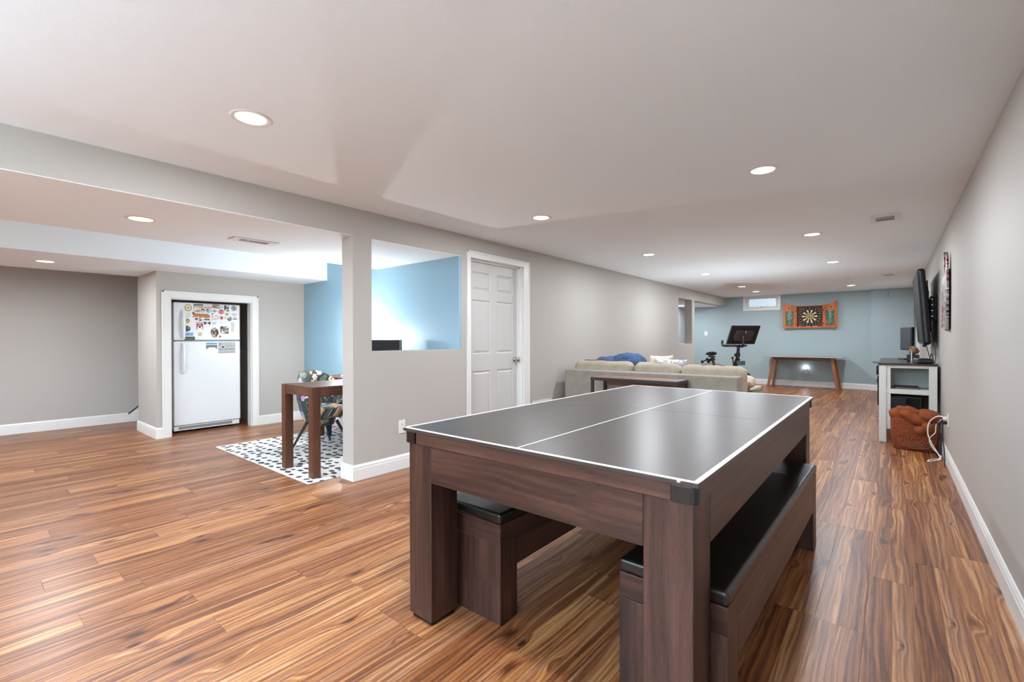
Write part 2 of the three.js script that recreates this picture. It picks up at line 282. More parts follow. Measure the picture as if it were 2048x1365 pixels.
// six-panel door in the partition wall
{
  const d = structureGroup('door_1', 'closed white six-panel door in the greige partition wall', 'door');
  const z0 = -3.447, z1 = -4.35, top = 2.03;
  const casing = (name, w, h, z, y) => part(d, name, [span(XL, XL + 0.013, y - h / 2, y + h / 2, z - w / 2, z + w / 2, 0.003)], trimWhite);
  const side = (za, zb, s) => part(d, 'casing_side', [span(XL, XL + 0.012, 0, 2.088, za, zb, 0.002), span(XL + 0.01, XL + 0.018, 0, 2.088, s > 0 ? za : zb, s > 0 ? za - 0.016 : zb + 0.016, 0.002), span(XL + 0.01, XL + 0.015, 0, 2.03, s > 0 ? zb + 0.012 : za - 0.012, s > 0 ? zb : za, 0.002)], trimWhite);
  side(-3.395, z0, 1); side(z1, -4.46, -1);
  part(d, 'casing_head', [span(XL, XL + 0.012, 2.025, 2.088, z0, z1, 0.002), span(XL + 0.01, XL + 0.018, 2.072, 2.088, -3.395, -4.46, 0.002), span(XL + 0.01, XL + 0.015, 2.018, 2.03, z0 - 0, z1, 0.002)], trimWhite);
  part(d, 'jamb', [span(XLB, XL, 0, top, z0, z0 - 0.016), span(XLB, XL, 0, top, z1, z1 + 0.016), span(XLB, XL, top - 0.014, top, z0, z1), span(-3.475, -3.465 + 0.02, 0, top, z0 - 0.016, z0 - 0.026), span(-3.475, -3.445, 0, top, z1 + 0.016, z1 + 0.03), span(-3.475, -3.445, top - 0.03, top - 0.014, z0 - 0.016, z1 + 0.016)], trimWhite);
  const face = -3.475; const leafZ0 = -3.466, leafZ1 = -4.332;
  // leaf: stiles and rails with sunk fields, so that each raised panel sits in its own recess
  const cols = [[-3.557, -3.846], [-3.955, -4.240]], rows = [[1.693, 1.893], [1.0, 1.59], [0.20, 0.815]];
  const stiles = [span(face - 0.04, face, 0.012, 2.014, leafZ0, cols[0][0]), span(face - 0.04, face, 0.012, 2.014, cols[0][1], cols[1][0]), span(face - 0.04, face, 0.012, 2.014, cols[1][1], leafZ1)];
  const ys = [[0.012, 0.20], [0.815, 1.0], [1.59, 1.693], [1.893, 2.014]];
  for (const [a, b] of ys) for (const [c0, c1] of cols) stiles.push(span(face - 0.04, face, a, b, c0, c1));
  stiles.push(span(face - 0.04, face - 0.011, 0.012, 2.014, leafZ0, leafZ1));
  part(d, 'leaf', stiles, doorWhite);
  for (const [c0, c1] of cols) for (const [a, b] of rows) {
    const w = c0 - c1, h = b - a, cz = (c0 + c1) / 2, cy = (a + b) / 2, m = 0.016, m2 = 0.036;
    const P = [[-w / 2, -h / 2, 0], [w / 2, -h / 2, 0], [w / 2, h / 2, 0], [-w / 2, h / 2, 0]], ring = (i, o) => P.map(([x, y]) => [x - Math.sign(x) * i, y - Math.sign(y) * i, o]);
    const R = [ring(0, 0.0), ring(m * 0.7, -0.010), ring(m, -0.010), ring(m2, -0.002)], pos = [];
    const tri = (p, q, s) => pos.push(...p, ...q, ...s);
    for (let k = 0; k < 3; k++) for (let i = 0; i < 4; i++) { const j = (i + 1) % 4; tri(R[k][i], R[k][j], R[k + 1][j]); tri(R[k][i], R[k + 1][j], R[k + 1][i]); }
    tri(R[3][0], R[3][1], R[3][2]); tri(R[3][0], R[3][2], R[3][3]);
    const g = new THREE.BufferGeometry(); g.setAttribute('position', new THREE.Float32BufferAttribute(pos, 3)); g.setAttribute('uv', new THREE.Float32BufferAttribute(new Float32Array(pos.length / 3 * 2), 2)); g.computeVertexNormals(); g.rotateY(Math.PI / 2);
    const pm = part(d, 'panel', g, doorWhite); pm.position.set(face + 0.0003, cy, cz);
  }
  const knob = new THREE.LatheGeometry([[0, 0], [0.031, 0], [0.031, 0.005], [0.013, 0.009], [0.011, 0.028], [0.02, 0.036], [0.027, 0.046], [0.027, 0.056], [0.019, 0.064], [0, 0.066]].map((p) => new THREE.Vector2(...p)), 28);
  knob.rotateZ(-Math.PI / 2); const k = part(d, 'knob', knob, steel, 'round satin nickel knob'); k.position.set(face, 0.918, -4.275);
  part(d, 'strike_plate', [span(-3.444, -3.4435 + 0.001, 0.885, 0.95, z1 + 0.016, z1 + 0.03)], steel);
}
// hopper window high in the end wall
{
  const w = structureGroup('window_1', 'small white hopper window with obscured glass high on the end wall', 'window');
  part(w, 'casing', [span(-2.975, -2.118, 1.87, 1.925, FAR, FAR + 0.02, 0.004), span(-2.975, -2.118, 2.205, 2.238, FAR, FAR + 0.02, 0.004), span(-2.975, -2.905, 1.925, 2.205, FAR, FAR + 0.02, 0.004), span(-2.185, -2.118, 1.925, 2.205, FAR, FAR + 0.02, 0.004)], trimWhite);
  part(w, 'frame', [span(-2.90, -2.19, 1.93, 1.955, FAR - 0.10, FAR), span(-2.90, -2.19, 2.185, 2.20, FAR - 0.10, FAR), span(-2.90, -2.875, 1.955, 2.185, FAR - 0.10, FAR), span(-2.215, -2.19, 1.955, 2.185, FAR - 0.10, FAR)], plastic);
  part(w, 'sash', [span(-2.875, -2.215, 1.955, 1.975, FAR - 0.09, FAR - 0.05, 0.003), span(-2.875, -2.215, 2.17, 2.185, FAR - 0.09, FAR - 0.05, 0.003), span(-2.875, -2.855, 1.975, 2.17, FAR - 0.09, FAR - 0.05, 0.003), span(-2.235, -2.215, 1.975, 2.17, FAR - 0.09, FAR - 0.05, 0.003)], trimWhite);
  const mott = dataTex(512, 256, (x, y, o) => { const v = 0.5 + 0.5 * N3(x / 9, y / 9, 2) + 0.5 * N3(x / 4, y / 4, 6); ramp([[128, 130, 132], [206, 210, 214], [246, 248, 250]], v, o); }, true, 1 / 0.7, 1 / 0.3);
  part(w, 'pane', [span(-2.855, -2.235, 1.975, 2.17, FAR - 0.075, FAR - 0.069)], phys(0xffffff, 0.3, { map: mott, transmission: 1, thickness: 0, ior: 1.45 }), 'obscured textured glass');
  part(w, 'latch', [span(-2.575, -2.525, 1.957, 1.967, FAR - 0.05, FAR - 0.035, 0.003), span(-2.56, -2.54, 1.967, 1.973, FAR - 0.05, FAR - 0.03, 0.002)], blackMetal);
}
// white panelled closet door down the right wall
{
  const d = structureGroup('door_2', 'white closed door in the right wall beyond the television', 'door');
  part(d, 'casing', [span(XR - 0.018, XR, 0, 2.09, -11.0, -11.09, 0.003), span(XR - 0.018, XR, 0, 2.09, -12.21, -12.3, 0.003), span(XR - 0.018, XR, 2.03, 2.09, -11.09, -12.21, 0.003)], trimWhite);
  part(d, 'leaf', [span(XR - 0.006, XR, 0.01, 2.03, -11.09, -12.21, 0.002)], doorWhite);
  part(d, 'knob', [new THREE.SphereGeometry(0.028, 16, 12).translate(XR - 0.045, 0.93, -11.18), cyl(0.012, 0.012, 0.04, 0, 0, 0).rotateZ(Math.PI / 2).translate(XR - 0.02, 0.93, -11.18)], steel);
}

// ------------------------------------------------------------------ recessed lights
const trimGeo = new THREE.LatheGeometry([[0.066, 0.0], [0.069, -0.004], [0.082, -0.006], [0.089, -0.004], [0.0905, 0.0]].map((p) => new THREE.Vector2(...p)), 48);
const diffGeo = new THREE.CylinderGeometry(0.067, 0.067, 0.002, 40).translate(0, -0.0015, 0);
const diffMat = std(0xffffff, 0.5, { emissive: new THREE.Color(1, 0.99, 0.97), emissiveIntensity: 2.4 });
function downlight(x, y, z, label, power = 1) {
  const t = thing('recessed_downlight', label, 'ceiling light', [x, y, z], 0, 'recessed downlights');
  part(t, 'trim_ring', trimGeo, plastic); part(t, 'diffuser', diffGeo, diffMat);
  const l = new THREE.RectAreaLight(LAMP_TINT, LAMP_POWER * power, 0.12, 0.12); l.position.set(0, -0.008, 0); l.rotation.x = -Math.PI / 2; t.add(l);
}
downlight(-2.40, CEIL, -0.93, 'large round recessed light nearest the beam above the open plank floor');
downlight(-2.40, CEIL, -3.33, 'recessed ceiling light near the white six-panel door');
downlight(-2.40, CEIL, -5.68, 'recessed ceiling light above the beige sofa back');
downlight(-2.40, CEIL, -8.02, 'recessed ceiling light between the sofa and the exercise bike');
downlight(-2.40, CEIL, -10.45, 'recessed ceiling light a little in front of the small window');
downlight(-2.40, CEIL, -11.75, 'recessed ceiling light closest to the small hopper window');
downlight(-0.635, CEIL, -3.30, 'recessed ceiling light over the far end of the ping pong table');
downlight(-0.635, CEIL, -5.67, 'recessed ceiling light beside the large ceiling air vent');
downlight(-0.635, CEIL, -7.92, 'recessed ceiling light level with the wall television');
downlight(-0.635, CEIL, -11.67, 'recessed ceiling light closest to the painted wall panel');
downlight(-0.635, CEIL, -0.93, 'recessed ceiling light above the near end of the ping pong table');
downlight(-2.40, CEIL, 1.4, 'recessed ceiling light behind the viewpoint over the open floor');
downlight(-0.635, CEIL, 1.4, 'recessed ceiling light behind the viewpoint beside the bare wall');
downlight(-4.06, DROP, -0.85, 'recessed light in the side room ceiling before the soffit');
downlight(-6.71, SOFF, -0.62, 'recessed light in the soffit underside near the stair wall', 1.5);
downlight(-6.71, SOFF, 1.55, 'added unseen recessed light in the soffit underside behind the viewpoint', 1.5);  // unseen soffit light added to brighten the stair wall
downlight(-4.22, 2.014, -12.06, 'recessed light in the low passage ceiling seen through the far opening');

// ceiling vents, covers
function vent(x, z, w, d, label, slots, turn = 0, y = CEIL) {
  const t = thing('ceiling_vent', label, 'vent', [x, y, z], turn, 'ceiling air vents');
  part(t, 'frame', [bx(w, 0.008, d, 0, -0.004, 0, 0.003), ], ventWhite);
  part(t, 'backing', [bx(w * 0.62, 0.001, d * 0.45, 0, -0.0087, 0, 0)], std(0x55534f, 0.8));
  for (let i = 0; i < slots; i++) { const g = bx(w * 0.62 / slots * 0.5, 0.004, d * 0.24, 0, 0, 0, 0); g.rotateZ(0.35); const m = part(t, 'slat', g, ventWhite); m.position.set((-0.5 + (i + 0.5) / slots) * w * 0.62, -0.011, d * 0.08); }
  part(t, 'damper_lever', [bx(0.02, 0.01, 0.004, -w * 0.2, -0.012, d * 0.34, 0.001)], ventWhite);
}
vent(-0.045, -5.31, 0.21, 0.32, 'white slotted ceiling vent between the two nearer right-hand downlights', 11);
vent(-0.044, -10.09, 0.21, 0.32, 'white slotted ceiling vent far down the room near the end wall', 10);
vent(-4.226, -1.66, 0.36, 0.15, 'long narrow white ceiling vent in the side room before the soffit', 12, Math.PI / 2, DROP);
single('smoke_detector', 'round white detector on the ceiling near the painted wall panel', 'detector', [cyl(0.055, 0.065, 0.022, 0, 0, 0, 32)], ventWhite, [-0.652, CEIL - 0.011, -10.34]);
single('smoke_detector', 'round white detector on the ceiling between window and dartboard', 'detector', [cyl(0.055, 0.065, 0.022, 0, 0, 0, 32)], ventWhite, [-1.725, CEIL - 0.011, -11.18]);

// ------------------------------------------------------------------ ping pong table and benches
{
  const X0 = -1.583, X1 = -0.378, Z0 = -1.204, Z1 = -3.445, T = 0.795;
  const t = thing('ping_pong_table', 'dark walnut ping pong conversion table with white edge lines', 'table', [(X0 + X1) / 2, 0, (Z0 + Z1) / 2]);
  const w = X1 - X0, l = Z0 - Z1, ins = 0.018;
  // two half slabs meet at the middle
  for (const s of [-1, 1]) {
    const slab = part(t, 'top_panel', [bx(w, 0.014, l / 2 - 0.0008, 0, T - 0.007, s * l / 4, 0.002, 'z')], tableTopMat);
    const e = 0.015, lines = [bx(e, 0.0006, l / 2 - 0.0008, -w / 2 + e / 2, T + 0.0002, s * l / 4, 0), bx(e, 0.0006, l / 2 - 0.0008, w / 2 - e / 2, T + 0.0002, s * l / 4, 0), bx(w, 0.0006, e, 0, T + 0.0002, s * (l / 2 - e / 2), 0), bx(0.006, 0.0006, l / 2 - e - 0.0008, 0, T + 0.0002, s * (l / 4 - e / 2), 0)];
    part(slab, 'painted_lines', lines, std(0xf2f1ee, 0.4));
  }
  part(t, 'chipped_edge', [displace(new THREE.SphereGeometry(0.0045, 10, 8).scale(1.3, 0.9, 0.5), 0.002, 200, 3).translate(w / 2 - 0.05, T - 0.003, l / 2 - 0.001)], std(0xcbb9a2, 0.9));
  // rail frame below the slab with rounded corner caps
  const rw = w / 2 - 0.008, rl = l / 2 - 0.008, ry = 0.757, rh = 0.046;
  part(t, 'rail', [bx(2 * rw - 0.13, rh, 0.05, 0, ry, rl - 0.025, 0.003)], espresso);
  part(t, 'rail', [bx(2 * rw - 0.13, rh, 0.05, 0, ry, -rl + 0.025, 0.003)], espresso);
  part(t, 'rail', [bx(0.05, rh, 2 * rl - 0.13, rw - 0.025, ry, 0, 0.003, 'z')], espresso);
  part(t, 'rail', [bx(0.05, rh, 2 * rl - 0.13, -rw + 0.025, ry, 0, 0.003, 'z')], espresso);
  for (const sx of [-1, 1]) for (const sz of [-1, 1]) {
    const s = new THREE.Shape(), a = 0.062, r = 0.022; s.moveTo(-a, 0.004 - a); s.lineTo(-a + 0.008, 0.008 - a); s.moveTo(-a, -a); s.lineTo(a * 0.06, -a); s.lineTo(a * 0.06, -r); s.quadraticCurveTo(a * 0.06, a * 0.06, -r, a * 0.06); s.lineTo(-a, a * 0.06); s.closePath();
    const g = new THREE.ExtrudeGeometry(s, { depth: rh - 0.002, bevelEnabled: true, bevelThickness: 0.001, bevelSize: 0.001, bevelSegments: 2, curveSegments: 10 });
    g.rotateX(-Math.PI / 2); g.rotateY(sx > 0 ? (sz > 0 ? -Math.PI / 2 : 0) : (sz > 0 ? Math.PI : Math.PI / 2)); g.translate(sx * rw, ry - rh / 2 + 0.001, sz * rl);
    part(t, 'corner_cap', g, phys(0x111113, 0.3, { clearcoat: 0.3 }), 'black padded corner cap');
  }
  const ow = w / 2 - ins, ol = l / 2 - ins, th = 0.026;
  part(t, 'apron', [bx(2 * ow - 0.276, 0.149, th, 0, 0.6595, ol - th / 2, 0.002)], espresso);
  part(t, 'apron', [bx(2 * ow - 0.276, 0.149, th, 0, 0.6595, -ol + th / 2, 0.002)], espresso);
  part(t, 'apron', [bx(th, 0.149, 2 * ol - 0.29, ow - th / 2, 0.6595, 0, 0.002, 'z')], espresso);
  part(t, 'apron', [bx(th, 0.149, 2 * ol - 0.29, -ow + th / 2, 0.6595, 0, 0.002, 'z')], espresso);
  part(t, 'playfield_bed', [bx(2 * ow - 0.06, 0.05, 2 * ol - 0.06, 0, 0.70, 0, 0)], black);
  for (const sx of [-1, 1]) for (const sz of [-1, 1]) {
    const lg = part(t, 'leg', [bx(0.1375, 0.714, 0.1445, sx * (ow - 0.069), 0.377, sz * (ol - 0.0725), 0.003, 'y')], espresso);
    part(lg, 'leveling_foot', [bx(0.12, 0.02, 0.127, sx * (ow - 0.069), 0.0105, sz * (ol - 0.0725), 0.004)], black);
  }
}
function bench(x, z, len, label, turn) {
  const t = thing('storage_bench', label, 'bench', [x, 0, z], turn, 'benches under the ping pong table');
  const w = 0.332, h = 0.408;
  part(t, 'seat_frame', [bx(w, h - 0.327, len, 0, (h + 0.327) / 2, 0, 0.002, 'z')], espresso);
  part(t, 'side_panel', [bx(0.02, 0.326 - 0.216, len - 0.218, w / 2 - 0.010, 0.271, 0, 0.002, 'z')], espresso);
  part(t, 'side_panel', [bx(0.02, 0.326 - 0.216, len - 0.218, -w / 2 + 0.010, 0.271, 0, 0.002, 'z')], espresso);
  for (const s of [-1, 1]) part(t, 'leg', [bx(w, 0.3255, 0.108, 0, 0.163, s * (len / 2 - 0.054), 0.002, 'y')], espresso);
  const c = new RoundedBoxGeometry(w + 0.006, 0.046, len + 0.006, 5, 0.014);
  const cp = c.attributes.position; for (let i = 0; i < cp.count; i++) if (cp.getY(i) > 0) { const u = cp.getX(i) / (w / 2), v = cp.getZ(i) / (len / 2); cp.setY(i, cp.getY(i) + 0.006 * Math.max(0, 1 - u ** 4) * Math.max(0, 1 - v ** 8) + 0.0015 * N3(cp.getX(i) * 9, cp.getZ(i) * 6, 2)); }
  c.computeVertexNormals();
  c.translate(0, h + 0.023, 0); part(t, 'cushion', c, leather, 'black faux leather pad');
}
bench(-1.387, -1.408 - 0.855, 1.71, 'dark walnut bench with black padded top tucked under the table on the partition wall side', 0);
bench(-0.505, -1.378 - 0.855, 1.71, 'dark walnut bench with black padded top poking out toward the bare right wall', -0.0155);

// ------------------------------------------------------------------ refrigerator with magnets
const FX = -6.80, FZ = -2.112, FW = 0.752;
{
  const t = thing('refrigerator', 'white top-freezer refrigerator covered in magnets inside the niche', 'refrigerator', [FX, 0, FZ], Math.PI / 2);
  part(t, 'body', [bx(FW - 0.008, 1.555, 0.52, 0, 0.825, -0.335, 0.01)], std(0xd9d9d7, 0.4));
  const door = (y0, y1) => { const g = new RoundedBoxGeometry(FW, y1 - y0, 0.07, 5, 0.014); const p = g.attributes.position; for (let i = 0; i < p.count; i++) if (p.getZ(i) > 0) p.setZ(i, p.getZ(i) - 0.004 * (p.getX(i) / (FW / 2)) ** 2); g.computeVertexNormals(); g.translate(0, (y0 + y1) / 2, -0.036); return g; };
  const handle = (y0, y1) => { const pts = []; const n = 12; for (let i = 0; i <= n; i++) { const f = i / n; pts.push([-FW / 2 + 0.10, y0 + (y1 - y0) * f, 0.014 + 0.028 * Math.sin(Math.PI * clamp(f, 0.0, 1)) ** 0.5]); } const g = tube(pts, 0.013, 30, 10); g.scale(1.25, 1, 1); g.translate(0.25 * (FW / 2 - 0.10), 0, 0); return g; };
  const f = part(t, 'freezer_door', door(1.158, 1.632), fridgeWhite); part(f, 'handle', handle(1.18, 1.52), fridgeWhite);
  const b = part(t, 'main_door', door(0.095, 1.145), fridgeWhite); part(b, 'handle', handle(0.75, 1.12), fridgeWhite);
  part(t, 'door_gap', [bx(FW - 0.05, 0.012, 0.05, 0.03, 1.1515, -0.045, 0)], std(0x6d7780, 0.5));
  part(t, 'hinge', [bx(0.06, 0.009, 0.03, -FW / 2 + 0.05, 1.1515, -0.02, 0.002)], std(0x8a8a88, 0.4));
  const g = part(t, 'toe_grille', [bx(FW - 0.01, 0.062, 0.03, 0, 0.06, -0.045, 0.008)], fridgeWhite);
  const dots = canvasTex(256, 32, (c, w, h) => { c.fillStyle = '#8b8c8e'; c.fillRect(0, 0, w, h); c.fillStyle = '#55575a'; for (let y = 2; y < h; y += 5) for (let x = 2 + (y % 2) * 3; x < w; x += 6) c.fillRect(x, y, 3, 2); });
  const gg = new RoundedBoxGeometry(FW - 0.15, 0.036, 0.006, 3, 0.003).translate(-0.02, 0.062, -0.03); part(g, 'grille_insert', gg, std(0xffffff, 0.5, { map: dots }));
  for (const s of [-1, 1]) part(t, 'foot', [cyl(0.018, 0.02, 0.032, s * (FW / 2 - 0.07), 0.016, -0.12)], black);
  part(t, 'rear_wheel_rail', [bx(FW - 0.1, 0.05, 0.05, 0, 0.025, -0.55, 0.004)], black);
}
{
  // [across the door, height, width, height of the magnet, outline, look, label]
  const M = [
    [-0.221, 1.566, 0.076, 0.089, 'o', 'star', 'round green badge magnet with a gold star'],
    [-0.11, 1.589, 0.104, 0.054, 'r', 'crush', 'black and white block lettered magnet on the top row'],
    [-0.007, 1.592, 0.084, 0.049, 'r', 'stripe', 'pale souvenir magnet with a dark red stripe'],
    [0.085, 1.597, 0.086, 0.053, 'r', 'scene', 'brown and green scenic strip magnet on the top row'],
    [0.151, 1.597, 0.042, 0.038, 'r', 'pastel', 'small pastel pink and blue rectangular magnet'],
    [0.21, 1.578, 0.054, 0.079, 'r', 'bwface', 'tall black and white portrait style magnet'],
    [0.298, 1.584, 0.067, 0.07, 'o', 'grey', 'round grey seal magnet in the top corner'],
    [-0.123, 1.534, 0.073, 0.039, 'r', 'orange', 'small orange and black strip magnet'],
    [-0.063, 1.537, 0.042, 0.046, 'o', 'bwdot', 'small round black and white magnet beside the orange strip'],
    [0.001, 1.537, 0.070, 0.046, 'r', 'sketch', 'grey sketch style rectangular magnet'],
    [0.071, 1.537, 0.068, 0.043, 'd', 'bluediamond', 'blue grey diamond emblem magnet'],
    [0.147, 1.531, 0.064, 0.066, 'o', 'red', 'round red magnet with white lettering'],
    [-0.224, 1.476, 0.058, 0.065, 'r', 'note', 'white magnet with handwritten black lines'],
    [-0.082, 1.479, 0.202, 0.07, 'b', 'flame', 'wide orange banner magnet with bold arched lettering'],
    [0.066, 1.46, 0.06, 0.093, 'r', 'figure', 'white magnet with a green figure over red text'],
    [0.151, 1.45, 0.098, 0.045, 'o', 'redband', 'wide white magnet with red ribbon outline'],
    [0.213, 1.499, 0.057, 0.054, 'o', 'gold', 'round cream and gold seal magnet'],
    [0.302, 1.5, 0.052, 0.022, 'r', 'label', 'tiny grey printed label magnet near the door edge'],
    [0.244, 1.441, 0.060, 0.062, 'h', 'hex', 'blue grey hexagonal badge magnet'],
    [0.310, 1.446, 0.052, 0.051, 'r', 'greenred', 'small magnet with red mark over a teal bar'],
    [-0.228, 1.399, 0.043, 0.057, 'o', 'brown', 'small oval brown and gold magnet'],
    [-0.134, 1.428, 0.027, 0.027, 'r', 'maroon', 'tiny maroon square magnet below the orange banner'],
    [-0.087, 1.428, 0.056, 0.056, 'o', 'navy', 'round navy swirl magnet below the orange banner'],
    [-0.017, 1.424, 0.061, 0.02, 'r', 'green', 'narrow dark green bar magnet above the winged emblem'],
    [-0.015, 1.377, 0.078, 0.052, 'w', 'wings', 'black and white winged emblem magnet'],
    [0.066, 1.377, 0.049, 0.028, 'o', 'palelake', 'small pale blue oval magnet'],
    [-0.098, 1.339, 0.068, 0.091, 'r', 'redbox', 'red and white carton shaped magnet with dark crest'],
    [0.178, 1.385, 0.062, 0.038, 'r', 'faint', 'white magnet with faint blue print'],
    [-0.235, 1.302, 0.073, 0.074, 'o', 'dark', 'round dark grey moonlit scene magnet'],
    [-0.217, 1.233, 0.099, 0.045, 'r', 'plate', 'light blue licence plate magnet'],
    [-0.204, 1.181, 0.122, 0.043, 's', 'greenbar', 'long dark green rounded bar magnet'],
    [-0.094, 1.239, 0.052, 0.045, 'o', 'cream', 'small cream and green oval magnet'],
    [0.07, 1.256, 0.09, 0.127, 'o', 'portrait', 'large oval black red and cream picture magnet'],
    [0.184, 1.291, 0.098, 0.098, 'r', 'photo', 'square black and white photograph magnet'],
    [0.13, 1.203, 0.042, 0.044, 'o', 'blackdot', 'small round black and white magnet below the oval picture'],
    [0.281, 1.331, 0.043, 0.121, 'r', 'ink', 'tall white magnet with loose black ink drawing'],
    [0.035, 1.083, 0.122, 0.083, 'r', 'beach', 'landscape postcard magnet with bright blue sky on lower door'],
    [0.211, 1.058, 0.207, 0.139, 'r', 'collage', 'large grey printed certificate sheet on lower door'],
  ];
  const CELL = 160, COLS = 8, looks = {
    star: (c) => { c.fillStyle = '#b9b59c'; c.fillRect(0, 0, 100, 100); c.fillStyle = '#6c7a68'; c.beginPath(); c.arc(50, 52, 46, 0, 7); c.fill(); c.fillStyle = '#efe6c8'; c.beginPath(); c.arc(50, 50, 36, 0, 7); c.fill(); star(c, 50, 50, 32, '#d9a83e'); },
    crush: (c) => { c.fillStyle = '#1d1c1c'; c.fillRect(0, 0, 100, 100); txt(c, 'CRUSH', '#f2efe8', 28, 50, 30); c.fillStyle = '#f2efe8'; c.fillRect(4, 52, 92, 44); txt(c, 'CE', '#222', 34, 25, 75); c.fillStyle = '#b03a36'; c.fillRect(48, 70, 46, 20); },
    stripe: (c) => { c.fillStyle = '#e6ddd2'; c.fillRect(0, 0, 100, 100); c.fillStyle = '#8a2f30'; c.fillRect(0, 74, 100, 18); scrib(c, 5, '#8c8078', 3, 8, 60); },
    scene: (c) => { c.fillStyle = '#cfc8b8'; c.fillRect(0, 0, 100, 100); c.fillStyle = '#a0522d'; c.fillRect(0, 45, 60, 40); c.fillStyle = '#55713f'; c.fillRect(50, 70, 50, 25); scrib(c, 9, '#2c2c2c', 4, 6, 40); },
    pastel: (c) => { c.fillStyle = '#e8b9bf'; c.fillRect(0, 0, 100, 50); c.fillStyle = '#a9c8dd'; c.fillRect(0, 50, 100, 50); },
    bwface: (c) => { c.fillStyle = '#1a1a1a'; c.fillRect(0, 0, 100, 100); blob(c, 12, ['#eee', '#bbb', '#111'], 14); },
    grey: (c) => { c.fillStyle = '#6f7375'; c.fillRect(0, 0, 100, 100); c.strokeStyle = '#c9cccd'; c.lineWidth = 5; c.beginPath(); c.arc(50, 50, 36, 0, 7); c.stroke(); scrib(c, 3, '#d8dadb', 4, 36, 64); },
    orange: (c) => { c.fillStyle = '#e9dcc4'; c.fillRect(0, 0, 100, 100); c.fillStyle = '#d9822b'; c.beginPath(); c.moveTo(5, 70); c.lineTo(60, 15); c.lineTo(95, 40); c.lineTo(80, 75); c.fill(); c.fillStyle = '#2c2320'; c.fillRect(10, 80, 80, 14); },
    bwdot: (c) => { c.fillStyle = '#1b1718'; c.fillRect(0, 0, 100, 100); c.fillStyle = '#f0ece6'; c.beginPath(); c.ellipse(50, 62, 32, 22, 0, 0, 7); c.fill(); },
    sketch: (c) => { c.fillStyle = '#c3c5c6'; c.fillRect(0, 0, 100, 100); blob(c, 14, ['#4b4d4f', '#e5e5e5', '#86898b'], 16); },
    bluediamond: (c) => { c.fillStyle = '#5b6b80'; c.fillRect(0, 0, 100, 100); scrib(c, 4, '#d8dee6', 5, 35, 66); },
    red: (c) => { c.fillStyle = '#b2222b'; c.fillRect(0, 0, 100, 100); c.strokeStyle = '#e9c9c4'; c.lineWidth = 4; c.beginPath(); c.arc(50, 50, 40, 0, 7); c.stroke(); scrib(c, 3, '#f3e3dd', 6, 34, 66); },
    note: (c) => { c.fillStyle = '#f4f3f0'; c.fillRect(0, 0, 100, 100); scrib(c, 7, '#333', 4, 8, 92); },
    flame: (c) => { c.fillStyle = '#d4551f'; c.fillRect(0, 0, 100, 100); c.fillStyle = '#f0a63a'; c.fillRect(0, 62, 100, 12); c.fillStyle = '#7c1f16'; c.fillRect(0, 0, 14, 60); c.fillStyle = '#2f6b34'; c.fillRect(0, 78, 10, 22); for (let i = 0; i < 9; i++) { c.fillStyle = '#3a1512'; c.fillRect(17 + i * 8.6, 22 + 6 * Math.sin(i), 6, 52); c.fillStyle = '#f3c25c'; c.fillRect(18.4 + i * 8.6, 28 + 6 * Math.sin(i), 2.6, 38); } },
    figure: (c) => { c.fillStyle = '#f1efec'; c.fillRect(0, 0, 100, 100); blob(c, 7, ['#4d6a3c', '#8c8c8c', '#333'], 12); c.fillStyle = '#f1efec'; c.fillRect(0, 62, 100, 38); c.fillStyle = '#c8565a'; for (let i = 0; i < 6; i++) c.fillRect(8 + i * 15, 70, 9, 18); },
    redband: (c) => { c.fillStyle = '#f2efec'; c.fillRect(0, 0, 100, 100); c.strokeStyle = '#b23a41'; c.lineWidth = 7; c.strokeRect(8, 25, 84, 50); c.fillStyle = '#9a2a33'; c.fillRect(36, 10, 26, 80); },
    gold: (c) => { c.fillStyle = '#e9dfc0'; c.fillRect(0, 0, 100, 100); c.fillStyle = '#8a6a2a'; c.beginPath(); c.arc(50, 50, 27, 0, 7); c.fill(); c.fillStyle = '#cda94e'; c.beginPath(); c.arc(50, 50, 14, 0, 7); c.fill(); },
    label: (c) => { c.fillStyle = '#d5d5d2'; c.fillRect(0, 0, 100, 100); scrib(c, 2, '#667', 16, 25, 75); },
    hex: (c) => { c.fillStyle = '#3f5263'; c.fillRect(0, 0, 100, 100); c.fillStyle = '#9eb3bd'; c.fillRect(12, 40, 76, 22); scrib(c, 2, '#22303c', 6, 46, 58); },
    greenred: (c) => { c.fillStyle = '#f3f3f0'; c.fillRect(0, 0, 100, 100); c.fillStyle = '#c1494e'; c.beginPath(); c.arc(50, 24, 16, 0, 7); c.fill(); c.fillStyle = '#267a72'; c.fillRect(4, 50, 92, 26); },
    brown: (c) => { c.fillStyle = '#b98a3c'; c.fillRect(0, 0, 100, 100); blob(c, 8, ['#4a2f1c', '#e0c080'], 14); },
    maroon: (c) => { c.fillStyle = '#6d1b20'; c.fillRect(0, 0, 100, 100); scrib(c, 2, '#c98', 7, 35, 65); },
    navy: (c) => { c.fillStyle = '#e6e8ea'; c.fillRect(0, 0, 100, 100); c.strokeStyle = '#1c2b42'; c.lineWidth = 15; c.beginPath(); c.arc(55, 42, 26, 0.6, 5.4); c.stroke(); c.fillStyle = '#1c2b42'; c.fillRect(10, 70, 60, 18); },
    green: (c) => { c.fillStyle = '#24352c'; c.fillRect(0, 0, 100, 100); scrib(c, 1, '#b9c7bd', 14, 50, 52); },
    wings: (c) => { c.fillStyle = '#e8e8e6'; c.fillRect(0, 0, 100, 100); c.fillStyle = '#26292b'; for (const s of [0, 1]) { c.beginPath(); c.moveTo(s ? 98 : 2, 5); c.lineTo(50, 45); c.lineTo(s ? 88 : 12, 95); c.fill(); } c.fillStyle = '#4f8a4a'; c.fillRect(45, 2, 10, 14); },
